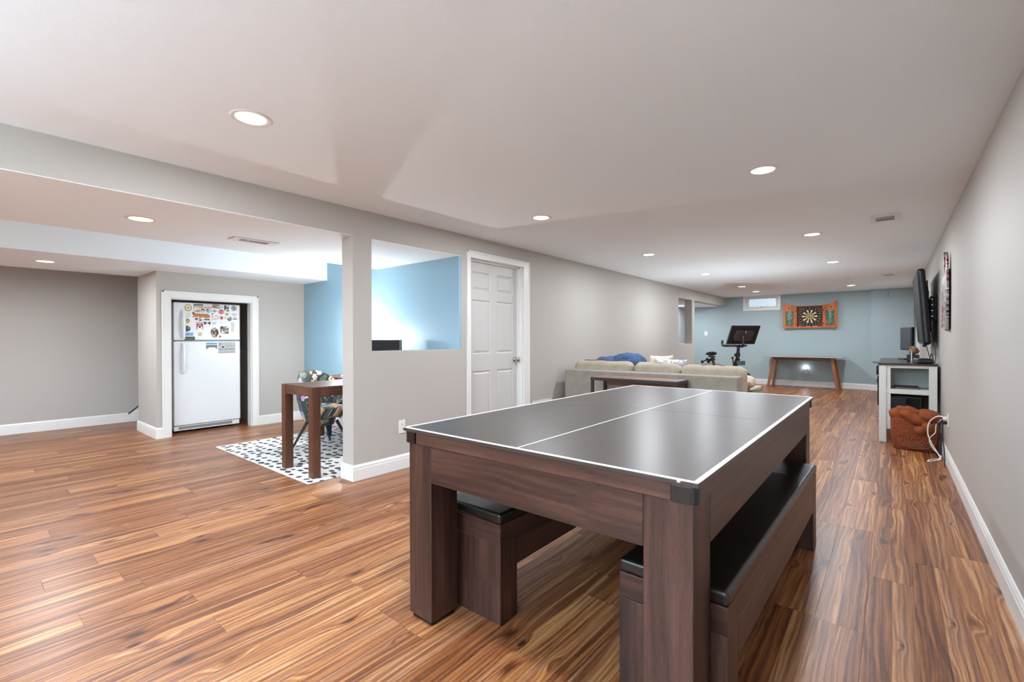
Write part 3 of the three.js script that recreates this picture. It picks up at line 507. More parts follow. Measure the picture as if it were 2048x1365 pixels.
    palelake: (c) => { c.fillStyle = '#b9d6e4'; c.fillRect(0, 0, 100, 100); c.fillStyle = '#7fa9c0'; c.fillRect(10, 52, 80, 22); },
    redbox: (c) => { c.fillStyle = '#a3242e'; c.fillRect(0, 0, 100, 100); c.fillStyle = '#f1eeee'; c.beginPath(); c.moveTo(12, 100); c.lineTo(14, 62); c.lineTo(50, 32); c.lineTo(86, 62); c.lineTo(88, 100); c.fill(); c.fillStyle = '#f1eeee'; for (let i = 0; i < 7; i++) c.fillRect(12 + i * 11, 10, 7, 14); c.fillStyle = '#2b2b2b'; c.beginPath(); c.arc(50, 62, 17, 0, 7); c.fill(); },
    faint: (c) => { c.fillStyle = '#eff0f1'; c.fillRect(0, 0, 100, 100); scrib(c, 4, '#b9c2d2', 4, 12, 88); },
    dark: (c) => { c.fillStyle = '#2f343c'; c.fillRect(0, 0, 100, 100); blob(c, 10, ['#5d6672', '#171a1f', '#8a93a0'], 14); },
    plate: (c) => { c.fillStyle = '#86c3e0'; c.fillRect(0, 0, 100, 100); txt(c, '4K7', '#23304e', 46, 50, 56); scrib(c, 1, '#b0304a', 7, 14, 16); },
    greenbar: (c) => { c.fillStyle = '#1f3a26'; c.fillRect(0, 0, 100, 100); scrib(c, 2, '#5f8a5e', 12, 38, 62); },
    cream: (c) => { c.fillStyle = '#e5d6b0'; c.fillRect(0, 0, 100, 100); c.fillStyle = '#6c8b4a'; c.fillRect(0, 78, 100, 22); c.fillStyle = '#a55a3a'; c.fillRect(28, 30, 44, 18); },
    portrait: (c) => { c.fillStyle = '#1d1716'; c.fillRect(0, 0, 100, 100); blob(c, 16, ['#e8d9c8', '#7c2b2b', '#c9a58a', '#181313', '#aab4bd'], 17); },
    photo: (c) => { c.fillStyle = '#57544f'; c.fillRect(0, 0, 100, 100); blob(c, 30, ['#1c1b1a', '#c4c0b8', '#8d8981', '#e7e3db'], 12); },
    blackdot: (c) => { c.fillStyle = '#e9e9e6'; c.fillRect(0, 0, 100, 100); c.fillStyle = '#161616'; c.beginPath(); c.arc(52, 48, 30, 0, 7); c.fill(); c.fillStyle = '#ddd'; c.beginPath(); c.arc(44, 42, 9, 0, 7); c.fill(); },
    ink: (c) => { c.fillStyle = '#f2f2f0'; c.fillRect(0, 0, 100, 100); scrib(c, 9, '#3a3a3a', 5, 8, 92); },
    beach: (c) => { c.fillStyle = '#2f9bd0'; c.fillRect(0, 0, 100, 32); c.fillStyle = '#bfe0ee'; c.fillRect(0, 26, 100, 12); c.fillStyle = '#5b6272'; c.fillRect(0, 38, 100, 16); c.fillStyle = '#8f5f58'; c.fillRect(0, 50, 100, 50); c.fillStyle = '#e9e6da'; c.beginPath(); c.ellipse(50, 100, 42, 34, 0, 0, 7); c.fill(); c.fillStyle = '#2a2220'; c.fillRect(44, 58, 10, 14); },
    collage: (c) => { c.fillStyle = '#c9cccc'; c.fillRect(0, 0, 100, 100); for (let i = 0; i < 4; i++) { c.fillStyle = ['#5e6468', '#8b8f99', '#5b6360', '#6e7a72'][i]; c.fillRect(0, [0, 33, 62, 92][i], 100, 5); } scrib(c, 14, '#6c7278', 3, 8, 90); c.fillStyle = '#f0f0ee'; c.beginPath(); c.arc(30, 44, 13, 0, 7); c.fill(); c.fillStyle = '#22222c'; c.beginPath(); c.arc(30, 44, 9, 0, 7); c.fill(); c.fillStyle = '#a8859a'; c.fillRect(8, 6, 10, 22); },
  };
  let R = rng(9);
  function star(c, x, y, r, col) { c.fillStyle = col; c.beginPath(); for (let i = 0; i < 10; i++) { const q = i % 2 ? r * 0.5 : r, a = -Math.PI / 2 + i * Math.PI / 5; c.lineTo(x + q * Math.cos(a), y + q * Math.sin(a)); } c.fill(); }
  function txt(c, s, col, size, x, y) { c.fillStyle = col; c.font = 'bold ' + size + 'px sans-serif'; c.textAlign = 'center'; c.textBaseline = 'middle'; c.fillText(s, x, y); }
  function scrib(c, n, col, h, y0, y1) { c.fillStyle = col; for (let i = 0; i < n; i++) { const y = n > 1 ? y0 + (y1 - y0) * i / (n - 1) : y0; let x = 8 + R() * 6; while (x < 90) { const w = 3 + R() * 10; c.fillRect(x, y, Math.min(w, 94 - x), h); x += w + 2 + R() * 4; } } }
  function blob(c, n, cols, r) { for (let i = 0; i < n; i++) { c.fillStyle = cols[Math.floor(R() * cols.length)]; c.beginPath(); c.ellipse(10 + R() * 80, 10 + R() * 80, r * (0.5 + R()), r * (0.4 + R() * 0.7), R() * 3, 0, 7); c.fill(); } }
  const rows = Math.ceil(M.length / COLS), AW = CELL * COLS, AH = CELL * rows;
  const atlas = canvasTex(AW, AH, (c) => { M.forEach((m, i) => { c.save(); c.translate((i % COLS) * CELL, Math.floor(i / COLS) * CELL); c.beginPath(); c.rect(0, 0, CELL, CELL); c.clip(); c.scale(CELL / 100, CELL / 100); looks[m[5]](c); c.restore(); }); });
  const mat = std(0xffffff, 0.45, { map: atlas });
  M.forEach(([dx, y, w, h, o, look, label], i) => {
    const s = new THREE.Shape(), a = w / 2, b = h / 2;
    if (o === 'o') s.absellipse(0, 0, a, b, 0, Math.PI * 2);
    else if (o === 'd') { s.moveTo(-a, 0); s.lineTo(-a * 0.35, -b * 0.4); s.lineTo(0, -b); s.lineTo(a * 0.35, -b * 0.4); s.lineTo(a, 0); s.lineTo(a * 0.35, b * 0.4); s.lineTo(0, b); s.lineTo(-a * 0.35, b * 0.4); s.closePath(); }
    else if (o === 'h') { for (let k = 0; k < 6; k++) s.lineTo(a * Math.sin(k * Math.PI / 3), b * Math.cos(k * Math.PI / 3)); s.closePath(); }
    else if (o === 'b') { s.moveTo(-a, b * 0.9); s.lineTo(-a * 0.8, b * 0.95); s.lineTo(-a * 0.6, b * 0.5); s.lineTo(a * 0.75, b * 0.45); s.lineTo(a, -b * 0.2); s.lineTo(a * 0.95, -b * 0.9); s.lineTo(a * 0.5, -b); s.lineTo(0, -b * 0.65); s.lineTo(-a * 0.7, -b * 0.7); s.lineTo(-a * 0.95, -b); s.lineTo(-a * 0.78, -b * 0.2); s.closePath(); }
    else if (o === 'w') { s.moveTo(-a, b); s.lineTo(0, b * 0.2); s.lineTo(a, b); s.lineTo(a * 0.85, -b); s.lineTo(0, -b * 0.3); s.lineTo(-a * 0.85, -b); s.closePath(); }
    else if (o === 's') { s.moveTo(-a * 0.9, -b); s.lineTo(a * 0.8, -b); s.quadraticCurveTo(a, 0, a * 0.8, b); s.lineTo(-a * 0.9, b); s.quadraticCurveTo(-a * 1.1, 0, -a * 0.9, -b); }
    else { s.moveTo(-a, -b); s.lineTo(a, -b); s.lineTo(a, b); s.lineTo(-a, b); s.closePath(); }
    const g = new THREE.ExtrudeGeometry(s, { depth: 0.0015, bevelEnabled: false, curveSegments: 14 }), p = g.attributes.position, uv = g.attributes.uv, cx = i % COLS, cy = Math.floor(i / COLS);
    for (let k = 0; k < p.count; k++) uv.setXY(k, (cx + 0.03 + 0.94 * (p.getX(k) / w + 0.5)) * CELL / AW, 1 - (cy + 0.03 + 0.94 * (0.5 - p.getY(k) / h)) * CELL / AH);
    g.rotateY(Math.PI / 2);
    single('fridge_magnet', label, i === M.length - 1 ? 'paper' : 'magnet', g, mat, [FX - 0.001 - 0.004 * (dx / (FW / 2)) ** 2 + 0.0005, y, FZ - dx], 0, 'magnets on the refrigerator doors');
  });
  const badge = new THREE.CylinderGeometry(0.034, 0.034, 0.004, 32).rotateZ(Math.PI / 2).scale(1, 0.7, 1);
  const fr = scene.getObjectByName('refrigerator'); const bm = part(fr, 'maker_badge', badge.clone().rotateY(-Math.PI / 2), std(0xaab4bb, 0.3, { metalness: 0.6 }), 'small silver oval badge'); bm.position.set(0.315, 1.195, -0.002);
}

// ------------------------------------------------------------------ study nook
{
  const spots = canvasTex(1024, 820, (c, w, h) => {
    c.fillStyle = '#dedcd9'; c.fillRect(0, 0, w, h); const r = rng(5); c.fillStyle = '#33343a';
    const px = w / 2.03; // pixels a metre
    for (let j = 0; j < 18; j++) for (let i = 0; i < 20; i++) {
      const x = (i + 0.5 + (j % 2) * 0.5 + (r() - 0.5) * 0.5) * w / 20, y = (j + 0.5 + (r() - 0.5) * 0.5) * h / 18, a = px * (0.026 + 0.016 * r()), b = px * (0.020 + 0.010 * r()), q = r() * 6, n = 9;
      c.fillStyle = ['#2d2e33', '#3b3c42', '#33353b', '#5a5b60'][Math.floor(r() * 3.3)];
      c.beginPath(); for (let k = 0; k < n; k++) { const t = k / n * 6.283, s = 0.75 + 0.45 * r(); c.lineTo(x + a * s * Math.cos(t + q), y + b * s * Math.sin(t + q)); } c.fill();
    }
  }, 1 / 2.03, 1 / 1.62);
  const g = bx(2.03, 0.006, 1.62, 0, 0.003, 0, 0.002); const p = g.attributes.position, uv = g.attributes.uv; for (let i = 0; i < p.count; i++) uv.setXY(i, p.getX(i) + 1.015, p.getZ(i) + 0.81);
  single('spotted_rug', 'white rug with black dalmatian spots under the study desk', 'rug', g, std(0xffffff, 0.95, { map: spots }), [-4.62, 0.0005, -2.62]);
}
function desk(name, label, x0, x1, z0, z1, top, leg) {
  const t = thing(name, label, 'desk', [(x0 + x1) / 2, 0, (z0 + z1) / 2]), w = Math.abs(x1 - x0), d = Math.abs(z1 - z0), b = 0.007;
  part(t, 'top', [bx(w - 0.016, 0.022, d - 0.016, 0, top - 0.013, 0, 0.002, 'z')], acacia);
  for (const s of [-1, 1]) part(t, 'apron', [bx(w - 2 * leg, 0.075, 0.022, 0, top - 0.046, s * (d / 2 - 0.016), 0.002)], acacia);
  for (const s of [-1, 1]) part(t, 'apron', [bx(0.022, 0.075, d - 2 * leg, s * (w / 2 - 0.016), top - 0.046, 0, 0.002, 'z')], acacia);
  for (const sx of [-1, 1]) for (const sz of [-1, 1]) part(t, 'leg', [bx(leg, top - b, leg, sx * (w / 2 - leg / 2), (top + b) / 2, sz * (d / 2 - leg / 2), 0.003, 'y')], acacia);
  return t;
}
desk('writing_desk', 'reddish walnut desk with thick square legs standing on the spotted rug', -4.255, -3.695, -1.895, -3.05, 0.766, 0.072);
desk('corner_desk', 'lower walnut desk against the sky blue wall behind the floral chair', -5.33, -4.27, -2.80, -3.27, 0.728, 0.055);
single('notebook', 'white paper pad on the walnut desk by the partition', 'paper', [bx(0.2, 0.012, 0.26, 0, 0.006, 0, 0.002)], plastic, [-3.86, 0.7665, -2.44], 0.05);
single('computer_mouse', 'dark blue mouse lying on the white pad', 'mouse', [new THREE.SphereGeometry(0.035, 20, 14).scale(0.8, 0.55, 1.3)], std(0x1d2a4c, 0.4), [-3.84, 0.797, -2.38]);
{
  // floral tub chair, its seat toward the desk (+x)
  const flor = canvasTex(1024, 1024, (c, w, h) => {
    c.fillStyle = '#39443f'; c.fillRect(0, 0, w, h); const r = rng(21);
    for (let i = 0; i < 90; i++) { c.fillStyle = ['#5d6a58', '#2f4a6e', '#26323c', '#7b8272', '#2a3f66'][Math.floor(r() * 5)]; c.save(); c.translate(r() * w, r() * h); c.rotate(r() * 7); c.beginPath(); c.ellipse(0, 0, 70 * (0.5 + r()), 18 * (0.6 + r()), 0, 0, 7); c.fill(); c.strokeStyle = '#d8d8cc'; c.lineWidth = 3; c.stroke(); c.restore(); }
    for (let i = 0; i < 46; i++) { const x = r() * w, y = r() * h, k = 22 + r() * 30, col = ['#e3b58e', '#efd2b0', '#d99f78', '#b9a0d8', '#e9e2da'][Math.floor(r() * 5)]; for (let q = 0; q < 6; q++) { const a = q * 1.047; c.fillStyle = col; c.beginPath(); c.ellipse(x + k * 0.6 * Math.cos(a), y + k * 0.6 * Math.sin(a), k * 0.55, k * 0.4, a, 0, 7); c.fill(); } c.fillStyle = '#7a4a2c'; c.beginPath(); c.arc(x, y, k * 0.25, 0, 7); c.fill(); }
  }, 1 / 0.8, 1 / 0.8);
  const mat = std(0xffffff, 0.85, { map: flor });
  const t = thing('floral_chair', 'floral upholstered tub chair with dark splayed legs at the walnut desk', 'chair', [-4.72, 0.006, -2.53], 0); t.scale.set(0.92, 1, 0.74);
  // wrapped shell: angle 180 degrees is the middle of the back
  const NA = 40, NH = 14, pos = [], uv = [], idx = [];
  const rim = (a) => { const k = Math.pow(Math.max(0, Math.cos(a / 2)), 1.1); return 0.50 + 0.31 * clamp((k - 0.45) / 0.55); };
  for (const [off, s] of [[0, 1], [-0.05, -1]]) for (let i = 0; i <= NA; i++) for (let j = 0; j <= NH; j++) {
    const a = (-1 + 2 * i / NA) * 2.25, f = j / NH, top = rim(a), y0 = s > 0 ? 0.30 : 0.40, y = y0 + (top - y0) * f;
    const lean = 0.06 * (y - 0.3) / 0.5, edge = 0.02 * Math.sin(f * Math.PI), R = 0.20 + 0.09 * Math.sqrt(clamp((y - 0.27) / 0.25)) + off + edge * s + lean * Math.max(0, Math.cos(a)) - (f > 0.93 ? 0.02 * s : 0);
    pos.push(-Math.cos(a) * R * 0.98, y + (f === 1 ? 0.008 : 0), Math.sin(a) * R); uv.push(a * 0.28, y);
  }
  const K = (NA + 1) * (NH + 1), id = (s, i, j) => s * K + i * (NH + 1) + j;
  for (let i = 0; i < NA; i++) { for (let j = 0; j < NH; j++) { idx.push(id(0, i, j), id(0, i, j + 1), id(0, i + 1, j), id(0, i + 1, j), id(0, i, j + 1), id(0, i + 1, j + 1)); idx.push(id(1, i, j), id(1, i + 1, j), id(1, i, j + 1), id(1, i + 1, j), id(1, i + 1, j + 1), id(1, i, j + 1)); } idx.push(id(0, i, NH), id(1, i, NH), id(0, i + 1, NH), id(0, i + 1, NH), id(1, i, NH), id(1, i + 1, NH)); }
  for (const i of [0, NA]) for (let j = 0; j < NH; j++) idx.push(id(0, i, j), id(1, i, j), id(0, i, j + 1), id(0, i, j + 1), id(1, i, j), id(1, i, j + 1));
  const g = new THREE.BufferGeometry(); g.setAttribute('position', new THREE.Float32BufferAttribute(pos, 3)); g.setAttribute('uv', new THREE.Float32BufferAttribute(uv, 2)); g.setIndex(idx); g.computeVertexNormals();
  part(t, 'backrest', g, mat);
  const seat = new RoundedBoxGeometry(0.46, 0.12, 0.46, 5, 0.05); seat.translate(0.04, 0.40, 0); const sp = seat.attributes.position, su = seat.attributes.uv; for (let i = 0; i < sp.count; i++) su.setXY(i, sp.getX(i), sp.getZ(i) + sp.getY(i)); part(t, 'seat', seat, mat);
  part(t, 'seat_pan', [boxUV(cyl(0.19, 0.15, 0.10, 0, 0.30, 0, 28), 'y')], mat);
  const dk = std(0x2c1d18, 0.45);
  for (const [x, z] of [[1, 1], [1, -1], [-1, 1], [-1, -1]]) part(t, 'leg', [bar([x * 0.24, 0.008, z * 0.285], [x * 0.13, 0.29, z * 0.13], 0.013, 0.021, 14)], dk);
}
{
  const navy = std(0x14386e, 0.5), t = thing('step_stool', 'navy blue square stool beneath the corner desk', 'stool', [-5.02, 0, -3.03]);
  part(t, 'seat', [bx(0.42, 0.05, 0.36, 0, 0.46, 0, 0.008)], navy);
  part(t, 'rail', [bx(0.36, 0.10, 0.02, 0, 0.385, 0.165, 0.003)], navy); part(t, 'rail', [bx(0.36, 0.10, 0.02, 0, 0.385, -0.165, 0.003)], navy);
  for (const sx of [-1, 1]) for (const sz of [-1, 1]) part(t, 'leg', [bx(0.045, 0.43, 0.045, sx * 0.185, 0.223, sz * 0.155, 0.004)], navy);
  const b = new THREE.LatheGeometry([[0, 0], [0.085, 0], [0.09, 0.006], [0.112, 0.235], [0.116, 0.24], [0.112, 0.243], [0.106, 0.236], [0.084, 0.012], [0, 0.012]].map((p) => new THREE.Vector2(...p)), 36);
  single('waste_bin', 'pale lilac waste bin on the spotted rug under the desks', 'bin', b, std(0xb9bcd6, 0.5), [-4.69, 0.007, -2.92]);
}
{
  // monitor on the corner desk, its dark screen toward the partition opening
  const t = thing('computer_monitor', 'dark computer monitor seen through the pass-through opening', 'monitor', [-4.47, 0.728, -3.10], 0.32);
  part(t, 'bezel', [bx(0.54, 0.33, 0.028, 0, 0.265, 0, 0.006)], black); part(t, 'screen', [bx(0.515, 0.30, 0.004, 0, 0.27, 0.0135, 0.001)], std(0x0c1018, 0.5));
  part(t, 'edge_band', [bx(0.010, 0.33, 0.030, 0.264, 0.265, 0.001, 0.002)], std(0x8b9096, 0.35));
  part(t, 'neck', [bx(0.06, 0.22, 0.03, 0, 0.11, -0.03, 0.005)], black); part(t, 'base', [bx(0.24, 0.012, 0.18, 0, 0.006, -0.02, 0.004)], black);
  // bare lamp on the corner desk: it whitens the study ceiling and shines through the openings onto the main ceiling
  const l = thing('desk_lamp', 'tall bare-bulb desk lamp lit on the corner desk in the study', 'lamp', [-4.95, 0.728, -2.97]);
  part(l, 'base', [cyl(0.07, 0.08, 0.016, 0, 0.009, 0, 32)], plastic); part(l, 'stem', [cyl(0.008, 0.008, 0.37, 0, 0.20, 0, 12)], plastic); part(l, 'socket', [cyl(0.018, 0.018, 0.05, 0, 0.385, 0, 20)], plastic);
  part(l, 'bulb', new THREE.SphereGeometry(0.035, 20, 14).translate(0, 0.442, 0), std(0xffffff, 0.5, { emissive: new THREE.Color(0.95, 0.98, 1), emissiveIntensity: 3 }));
  const pl = new THREE.PointLight(new THREE.Color(1, 0.98, 0.95), STUDY, 0, 2); pl.position.set(0, 0.442, 0); pl.castShadow = true; pl.shadow.radius = 1.5; l.add(pl);
}

// unseen flashes added to brighten the ceiling: one behind the camera, one low behind the sofa
function flash(x, z, top, power, label, tint) {
  const t = thing('added_flash', label, 'flash', [x, 0, z]), y = top - 0.12;
  part(t, 'stand', [bar([0, 0.12, 0], [0, y - 0.08, 0], 0.014), ...[0, 1, 2].map((k) => bar([0.3 * Math.cos(k * 2.094), 0.012, 0.3 * Math.sin(k * 2.094)], [0, 0.2, 0], 0.01))], black);
  part(t, 'head', [cyl(0.055, 0.06, 0.2, 0, y, 0, 28)], black); part(t, 'reflector', [new THREE.LatheGeometry([[0.055, y + 0.08], [0.062, y + 0.105], [0.07, y + 0.12]].map((p) => new THREE.Vector2(...p)), 32)], slate);
  part(t, 'flash_tube', [cyl(0.05, 0.05, 0.012, 0, y + 0.107, 0, 28)], std(0xffffff, 0.5, { emissive: new THREE.Color(1, 1, 1), emissiveIntensity: 3 }));
  const f = new THREE.SpotLight(tint, power, 0, 80 * Math.PI / 180, 0.5, 2); f.position.set(0, top + 0.015, 0); f.target.position.set(0, top + 2, 0); f.castShadow = true; f.shadow.radius = 2.5; t.add(f); t.add(f.target);
}
flash(-1.5, 3.1, 0.8, FILL_FLASH, 'added unseen black flash head on a light stand aimed at the ceiling behind the viewpoint', new THREE.Color(0.75, 1.0, 1.18));
flash(-1.9, -7.9, 0.42, FILL_FLASH * 0.036, 'added low black flash head on a stand hidden behind the sofa aimed at the ceiling', new THREE.Color(0.92, 1.0, 1.05));
// ------------------------------------------------------------------ wall plates
function outlet(x, y, z, turn, label) {
  const t = thing('wall_outlet', label, 'outlet', [x, y, z], turn, 'electrical wall plates');
  part(t, 'plate', [bx(0.072, 0.118, 0.006, 0, 0, 0.003, 0.004)], plastic);
  for (const s of [-1, 1]) { const f = part(t, 'receptacle', [bx(0.034, 0.028, 0.003, 0, s * 0.02, 0.0065, 0.008)], plastic); part(f, 'slots', [bx(0.003, 0.009, 0.001, -0.006, s * 0.02 + 0.003, 0.0083, 0), bx(0.003, 0.007, 0.001, 0.006, s * 0.02 + 0.003, 0.0083, 0), bx(0.005, 0.005, 0.001, 0, s * 0.02 - 0.007, 0.0083, 0)], darkSlot); }
  return t;
}
outlet(XL, 0.378, -2.573, Math.PI / 2, 'white duplex outlet low on the partition wall near the table corner');
outlet(XR, 0.404, -5.80, -Math.PI / 2, 'white outlet on the bare wall with cables plugged into it');
outlet(-1.592, 0.375, FAR, 0, 'white outlet under the far table carrying a night light');
{
  const t = thing('light_switch', 'white rocker light switch on the end wall behind the bike', 'switch', [-3.905, 1.30, FAR], 0);
  part(t, 'plate', [bx(0.074, 0.118, 0.006, 0, 0, 0.003, 0.004)], plastic); part(t, 'rocker', [bx(0.032, 0.066, 0.006, 0, 0, 0.007, 0.002)], plastic);
  const n = thing('night_light', 'small glowing plug-in night light under the far table', 'night light', [-1.592, 0.40, FAR + 0.009]);
  part(n, 'housing', [bx(0.05, 0.06, 0.03, 0, 0, 0.015, 0.008)], plastic);
  part(n, 'bulb', [new THREE.SphereGeometry(0.024, 18, 12).scale(1, 1.2, 0.8).translate(0, 0.048, 0.02)], std(0xffffff, 0.4, { emissive: new THREE.Color(0.9, 0.95, 1), emissiveIntensity: 4 }));
  const l = new THREE.PointLight(new THREE.Color(0.88, 0.94, 1), 0.03, 0, 2); l.position.set(0, 0.048, 0.02); l.castShadow = true; n.add(l);
  const v = thing('wall_register', 'white return air grille low on the partition wall past the door', 'vent', [XL, 0.29, -4.73], Math.PI / 2);
  part(v, 'frame', [bx(0.40, 0.02, 0.010, 0, 0.095, 0.005, 0.002), bx(0.40, 0.02, 0.010, 0, -0.095, 0.005, 0.002), bx(0.02, 0.17, 0.010, -0.19, 0, 0.005, 0.002), bx(0.02, 0.17, 0.010, 0.19, 0, 0.005, 0.002)], plastic);
  for (let i = 0; i < 12; i++) part(v, 'slat', [bx(0.36, 0.008, 0.006, 0, -0.078 + i * 0.0142, 0.004, 0.001)], plastic);
}

// ------------------------------------------------------------------ sofa, cushions, console
const linen = (seed, a, b) => dataTex(256, 256, (x, y, o) => { const v = 0.5 + 0.30 * N3(x / 1.3, y / 40, seed) + 0.30 * N3(x / 40, y / 1.3, seed + 3) + 0.2 * N3(x / 60, y / 60, seed + 8); ramp([a, b], v, o); }, true, 2.5, 2.5);
const sofaMat = std(0xffffff, 0.95, { map: linen(2, [132, 126, 116], [174, 167, 156]) }), cushionMat = std(0xffffff, 0.95, { map: linen(5, [150, 139, 122], [196, 184, 165]) });
const pipingMat = std(0x5b5146, 0.9);
{
  const t = thing('sectional_sofa', 'beige linen sectional sofa seen from behind with a chaise', 'sofa', [0, 0, 0]);
  const x0 = -3.30, x1 = -1.215, zb = -5.10;
  const soft = (w, h, d, x, y, z, r, amp, seed) => { const g = displace(new RoundedBoxGeometry(w, h, d, 7, r), amp, 5, seed, 2); g.translate(x, y, z); return boxUV(g, 'x'); };
  part(t, 'back_frame', [bx(x1 - x0, 0.69, 0.20, (x0 + x1) / 2, 0.42, zb - 0.10, 0.012)], sofaMat);
  part(t, 'seat_base', [bx(x1 - x0, 0.30, 0.70, (x0 + x1) / 2, 0.225, zb - 0.54, 0.015)], sofaMat);
  part(t, 'chaise_base', [bx(0.70, 0.30, 0.58, x1 - 0.385, 0.225, zb - 1.18, 0.015)], sofaMat);
  part(t, 'armrest', [bx(0.18, 0.56, 0.95, x0 + 0.09, 0.35, zb - 0.50, 0.03)], sofaMat);
  part(t, 'seat_cushion', [soft(1.16, 0.19, 0.70, x0 + 0.77, 0.47, zb - 0.56, 0.05, 0.004, 4)], cushionMat);
  const ch = part(t, 'chaise_cushion', [soft(0.70, 0.19, 1.27, x1 - 0.385, 0.47, zb - 0.845, 0.05, 0.004, 8)], cushionMat);
  part(ch, 'piping', [tube([[x1 - 0.70, 0.555, zb - 1.475], [x1 - 0.09, 0.555, zb - 1.475], [x1 - 0.04, 0.555, zb - 1.43], [x1 - 0.038, 0.556, zb - 0.8], [x1 - 0.04, 0.555, zb - 0.25]], 0.005, 60, 6)], pipingMat);
  for (const [x, z] of [[x0 + 0.08, zb - 0.08], [x1 - 0.08, zb - 0.08], [x0 + 0.08, zb - 0.9], [x1 - 0.68, zb - 1.42], [x1 - 0.09, zb - 1.42]]) part(t, 'foot', [bx(0.06, 0.075, 0.06, x, 0.0375, z, 0.004)], black);
  const cw = [[-3.29, -2.455, 0.89], [-2.45, -1.878, 0.873], [-1.872, -1.19, 0.873]];
  cw.forEach(([a, b, top], i) => {
    const w = b - a, h = 0.40, cx = (a + b) / 2, g = new RoundedBoxGeometry(w, h, 0.25, 10, 0.085), p = g.attributes.position;
    const crown = (x) => 0.022 * Math.cos((x / (w / 2)) * 2.6) + 0.022 * N3(x * 6 + i * 3.7, i, 2);
    for (let k = 0; k < p.count; k++) { const x = p.getX(k), y = p.getY(k); if (y > 0) p.setY(k, y + crown(x) * y / (h / 2)); p.setZ(k, p.getZ(k) * (1.05 - 0.25 * Math.abs(x / (w / 2)) ** 5)); }
    displace(g, 0.005, 9, i * 5 + 2, 2); g.rotateX(-0.10); g.translate(cx, top - h / 2, zb - 0.285);
    const c = part(t, 'back_cushion', boxUV(g, 'x'), cushionMat);
    const pts = []; for (let k = 0; k <= 20; k++) { const f = -1 + 2 * k / 20, x = f * (w / 2 - 0.012); pts.push([cx + x, top - 0.018 + crown(x) - 0.07 * Math.abs(f) ** 9, zb - 0.235 - 0.008 * Math.abs(f) ** 5]); }
    part(c, 'piping', [tube(pts, 0.0045, 60, 6)], pipingMat);
  });
}
{
  const knit = dataTex(256, 256, (x, y, o) => { const v = 0.5 + 0.5 * N3(x / 3, y / 3, 3) + 0.3 * N3(x / 9, y / 9, 5); ramp([[22, 36, 64], [58, 84, 124], [142, 164, 192]], v, o); }, true, 3, 3);
  const g = displace(displace(new THREE.SphereGeometry(1, 96, 60).scale(0.22, 0.12, 0.17), 0.02, 9, 4, 3), 0.006, 45, 3, 2); const g2 = displace(displace(new THREE.SphereGeometry(1, 80, 50).scale(0.22, 0.09, 0.15), 0.02, 11, 9, 3), 0.006, 45, 5, 2).translate(-0.25, -0.025, 0.02);
  const g3 = displace(new RoundedBoxGeometry(0.5, 0.30, 0.06, 10, 0.028), 0.012, 9, 2, 3).translate(-0.10, -0.16, -0.11);
  single('knit_blanket', 'chunky blue knit blanket heaped over the sofa back cushions', 'blanket', [boxUV(g, 'x'), boxUV(g2, 'x'), boxUV(g3, 'x')], std(0xffffff, 1, { map: knit }), [-2.60, 0.862, -5.52]);
  const pat = (seed, cols, bg) => canvasTex(256, 256, (c, w, h) => { c.fillStyle = bg; c.fillRect(0, 0, w, h); const r = rng(seed); for (let i = 0; i < 130; i++) { c.strokeStyle = cols[Math.floor(r() * cols.length)]; c.lineWidth = 2 + r() * 3; c.beginPath(); const x = r() * w, y = r() * h; c.arc(x, y, 6 + r() * 12, r() * 6, r() * 6 + 2); c.stroke(); } }, 2.2, 2.2);
  const p1 = single('throw_pillow', 'cream throw pillow with faint tan swirls behind the blue blanket', 'pillow', [pillow(0.34, 0.38, 0.14, 3)], std(0xffffff, 0.95, { map: pat(3, ['#b09a86', '#c9b8a6'], '#c9bfb2') }), [-2.33, 0.76, -5.87], -0.15); p1.rotation.x = -0.22;
  const p2 = single('throw_pillow', 'blue and white patterned throw pillow over the middle sofa cushion', 'pillow', [pillow(0.40, 0.34, 0.14, 7)], std(0xffffff, 0.95, { map: pat(8, ['#3f5a86', '#8fa3c0', '#9a938c'], '#c4c1bc') }), [-2.12, 0.745, -5.66], 0.1); p2.rotation.x = -0.2;
  const shag = displace(displace(new THREE.SphereGeometry(1, 80, 50).scale(0.115, 0.085, 0.13), 0.014, 14, 3, 3), 0.008, 60, 8, 2);
  single('shaggy_pillow', 'small cream shaggy tasselled pillow lying on the chaise', 'pillow', [boxUV(shag, 'x')], std(new THREE.Color().setRGB(0.62, 0.52, 0.40), 1), [-1.325, 0.652, -5.88], 0.4);
  const tan = single('lumbar_pillow', 'tan piped lumbar pillow wedged behind the shaggy pillow', 'pillow', [boxUV(displace(new RoundedBoxGeometry(0.10, 0.16, 0.20, 6, 0.04), 0.004, 8, 2), 'y')], std(new THREE.Color().setRGB(0.36, 0.27, 0.18), 0.95), [-1.38, 0.648, -5.64], 0);
}
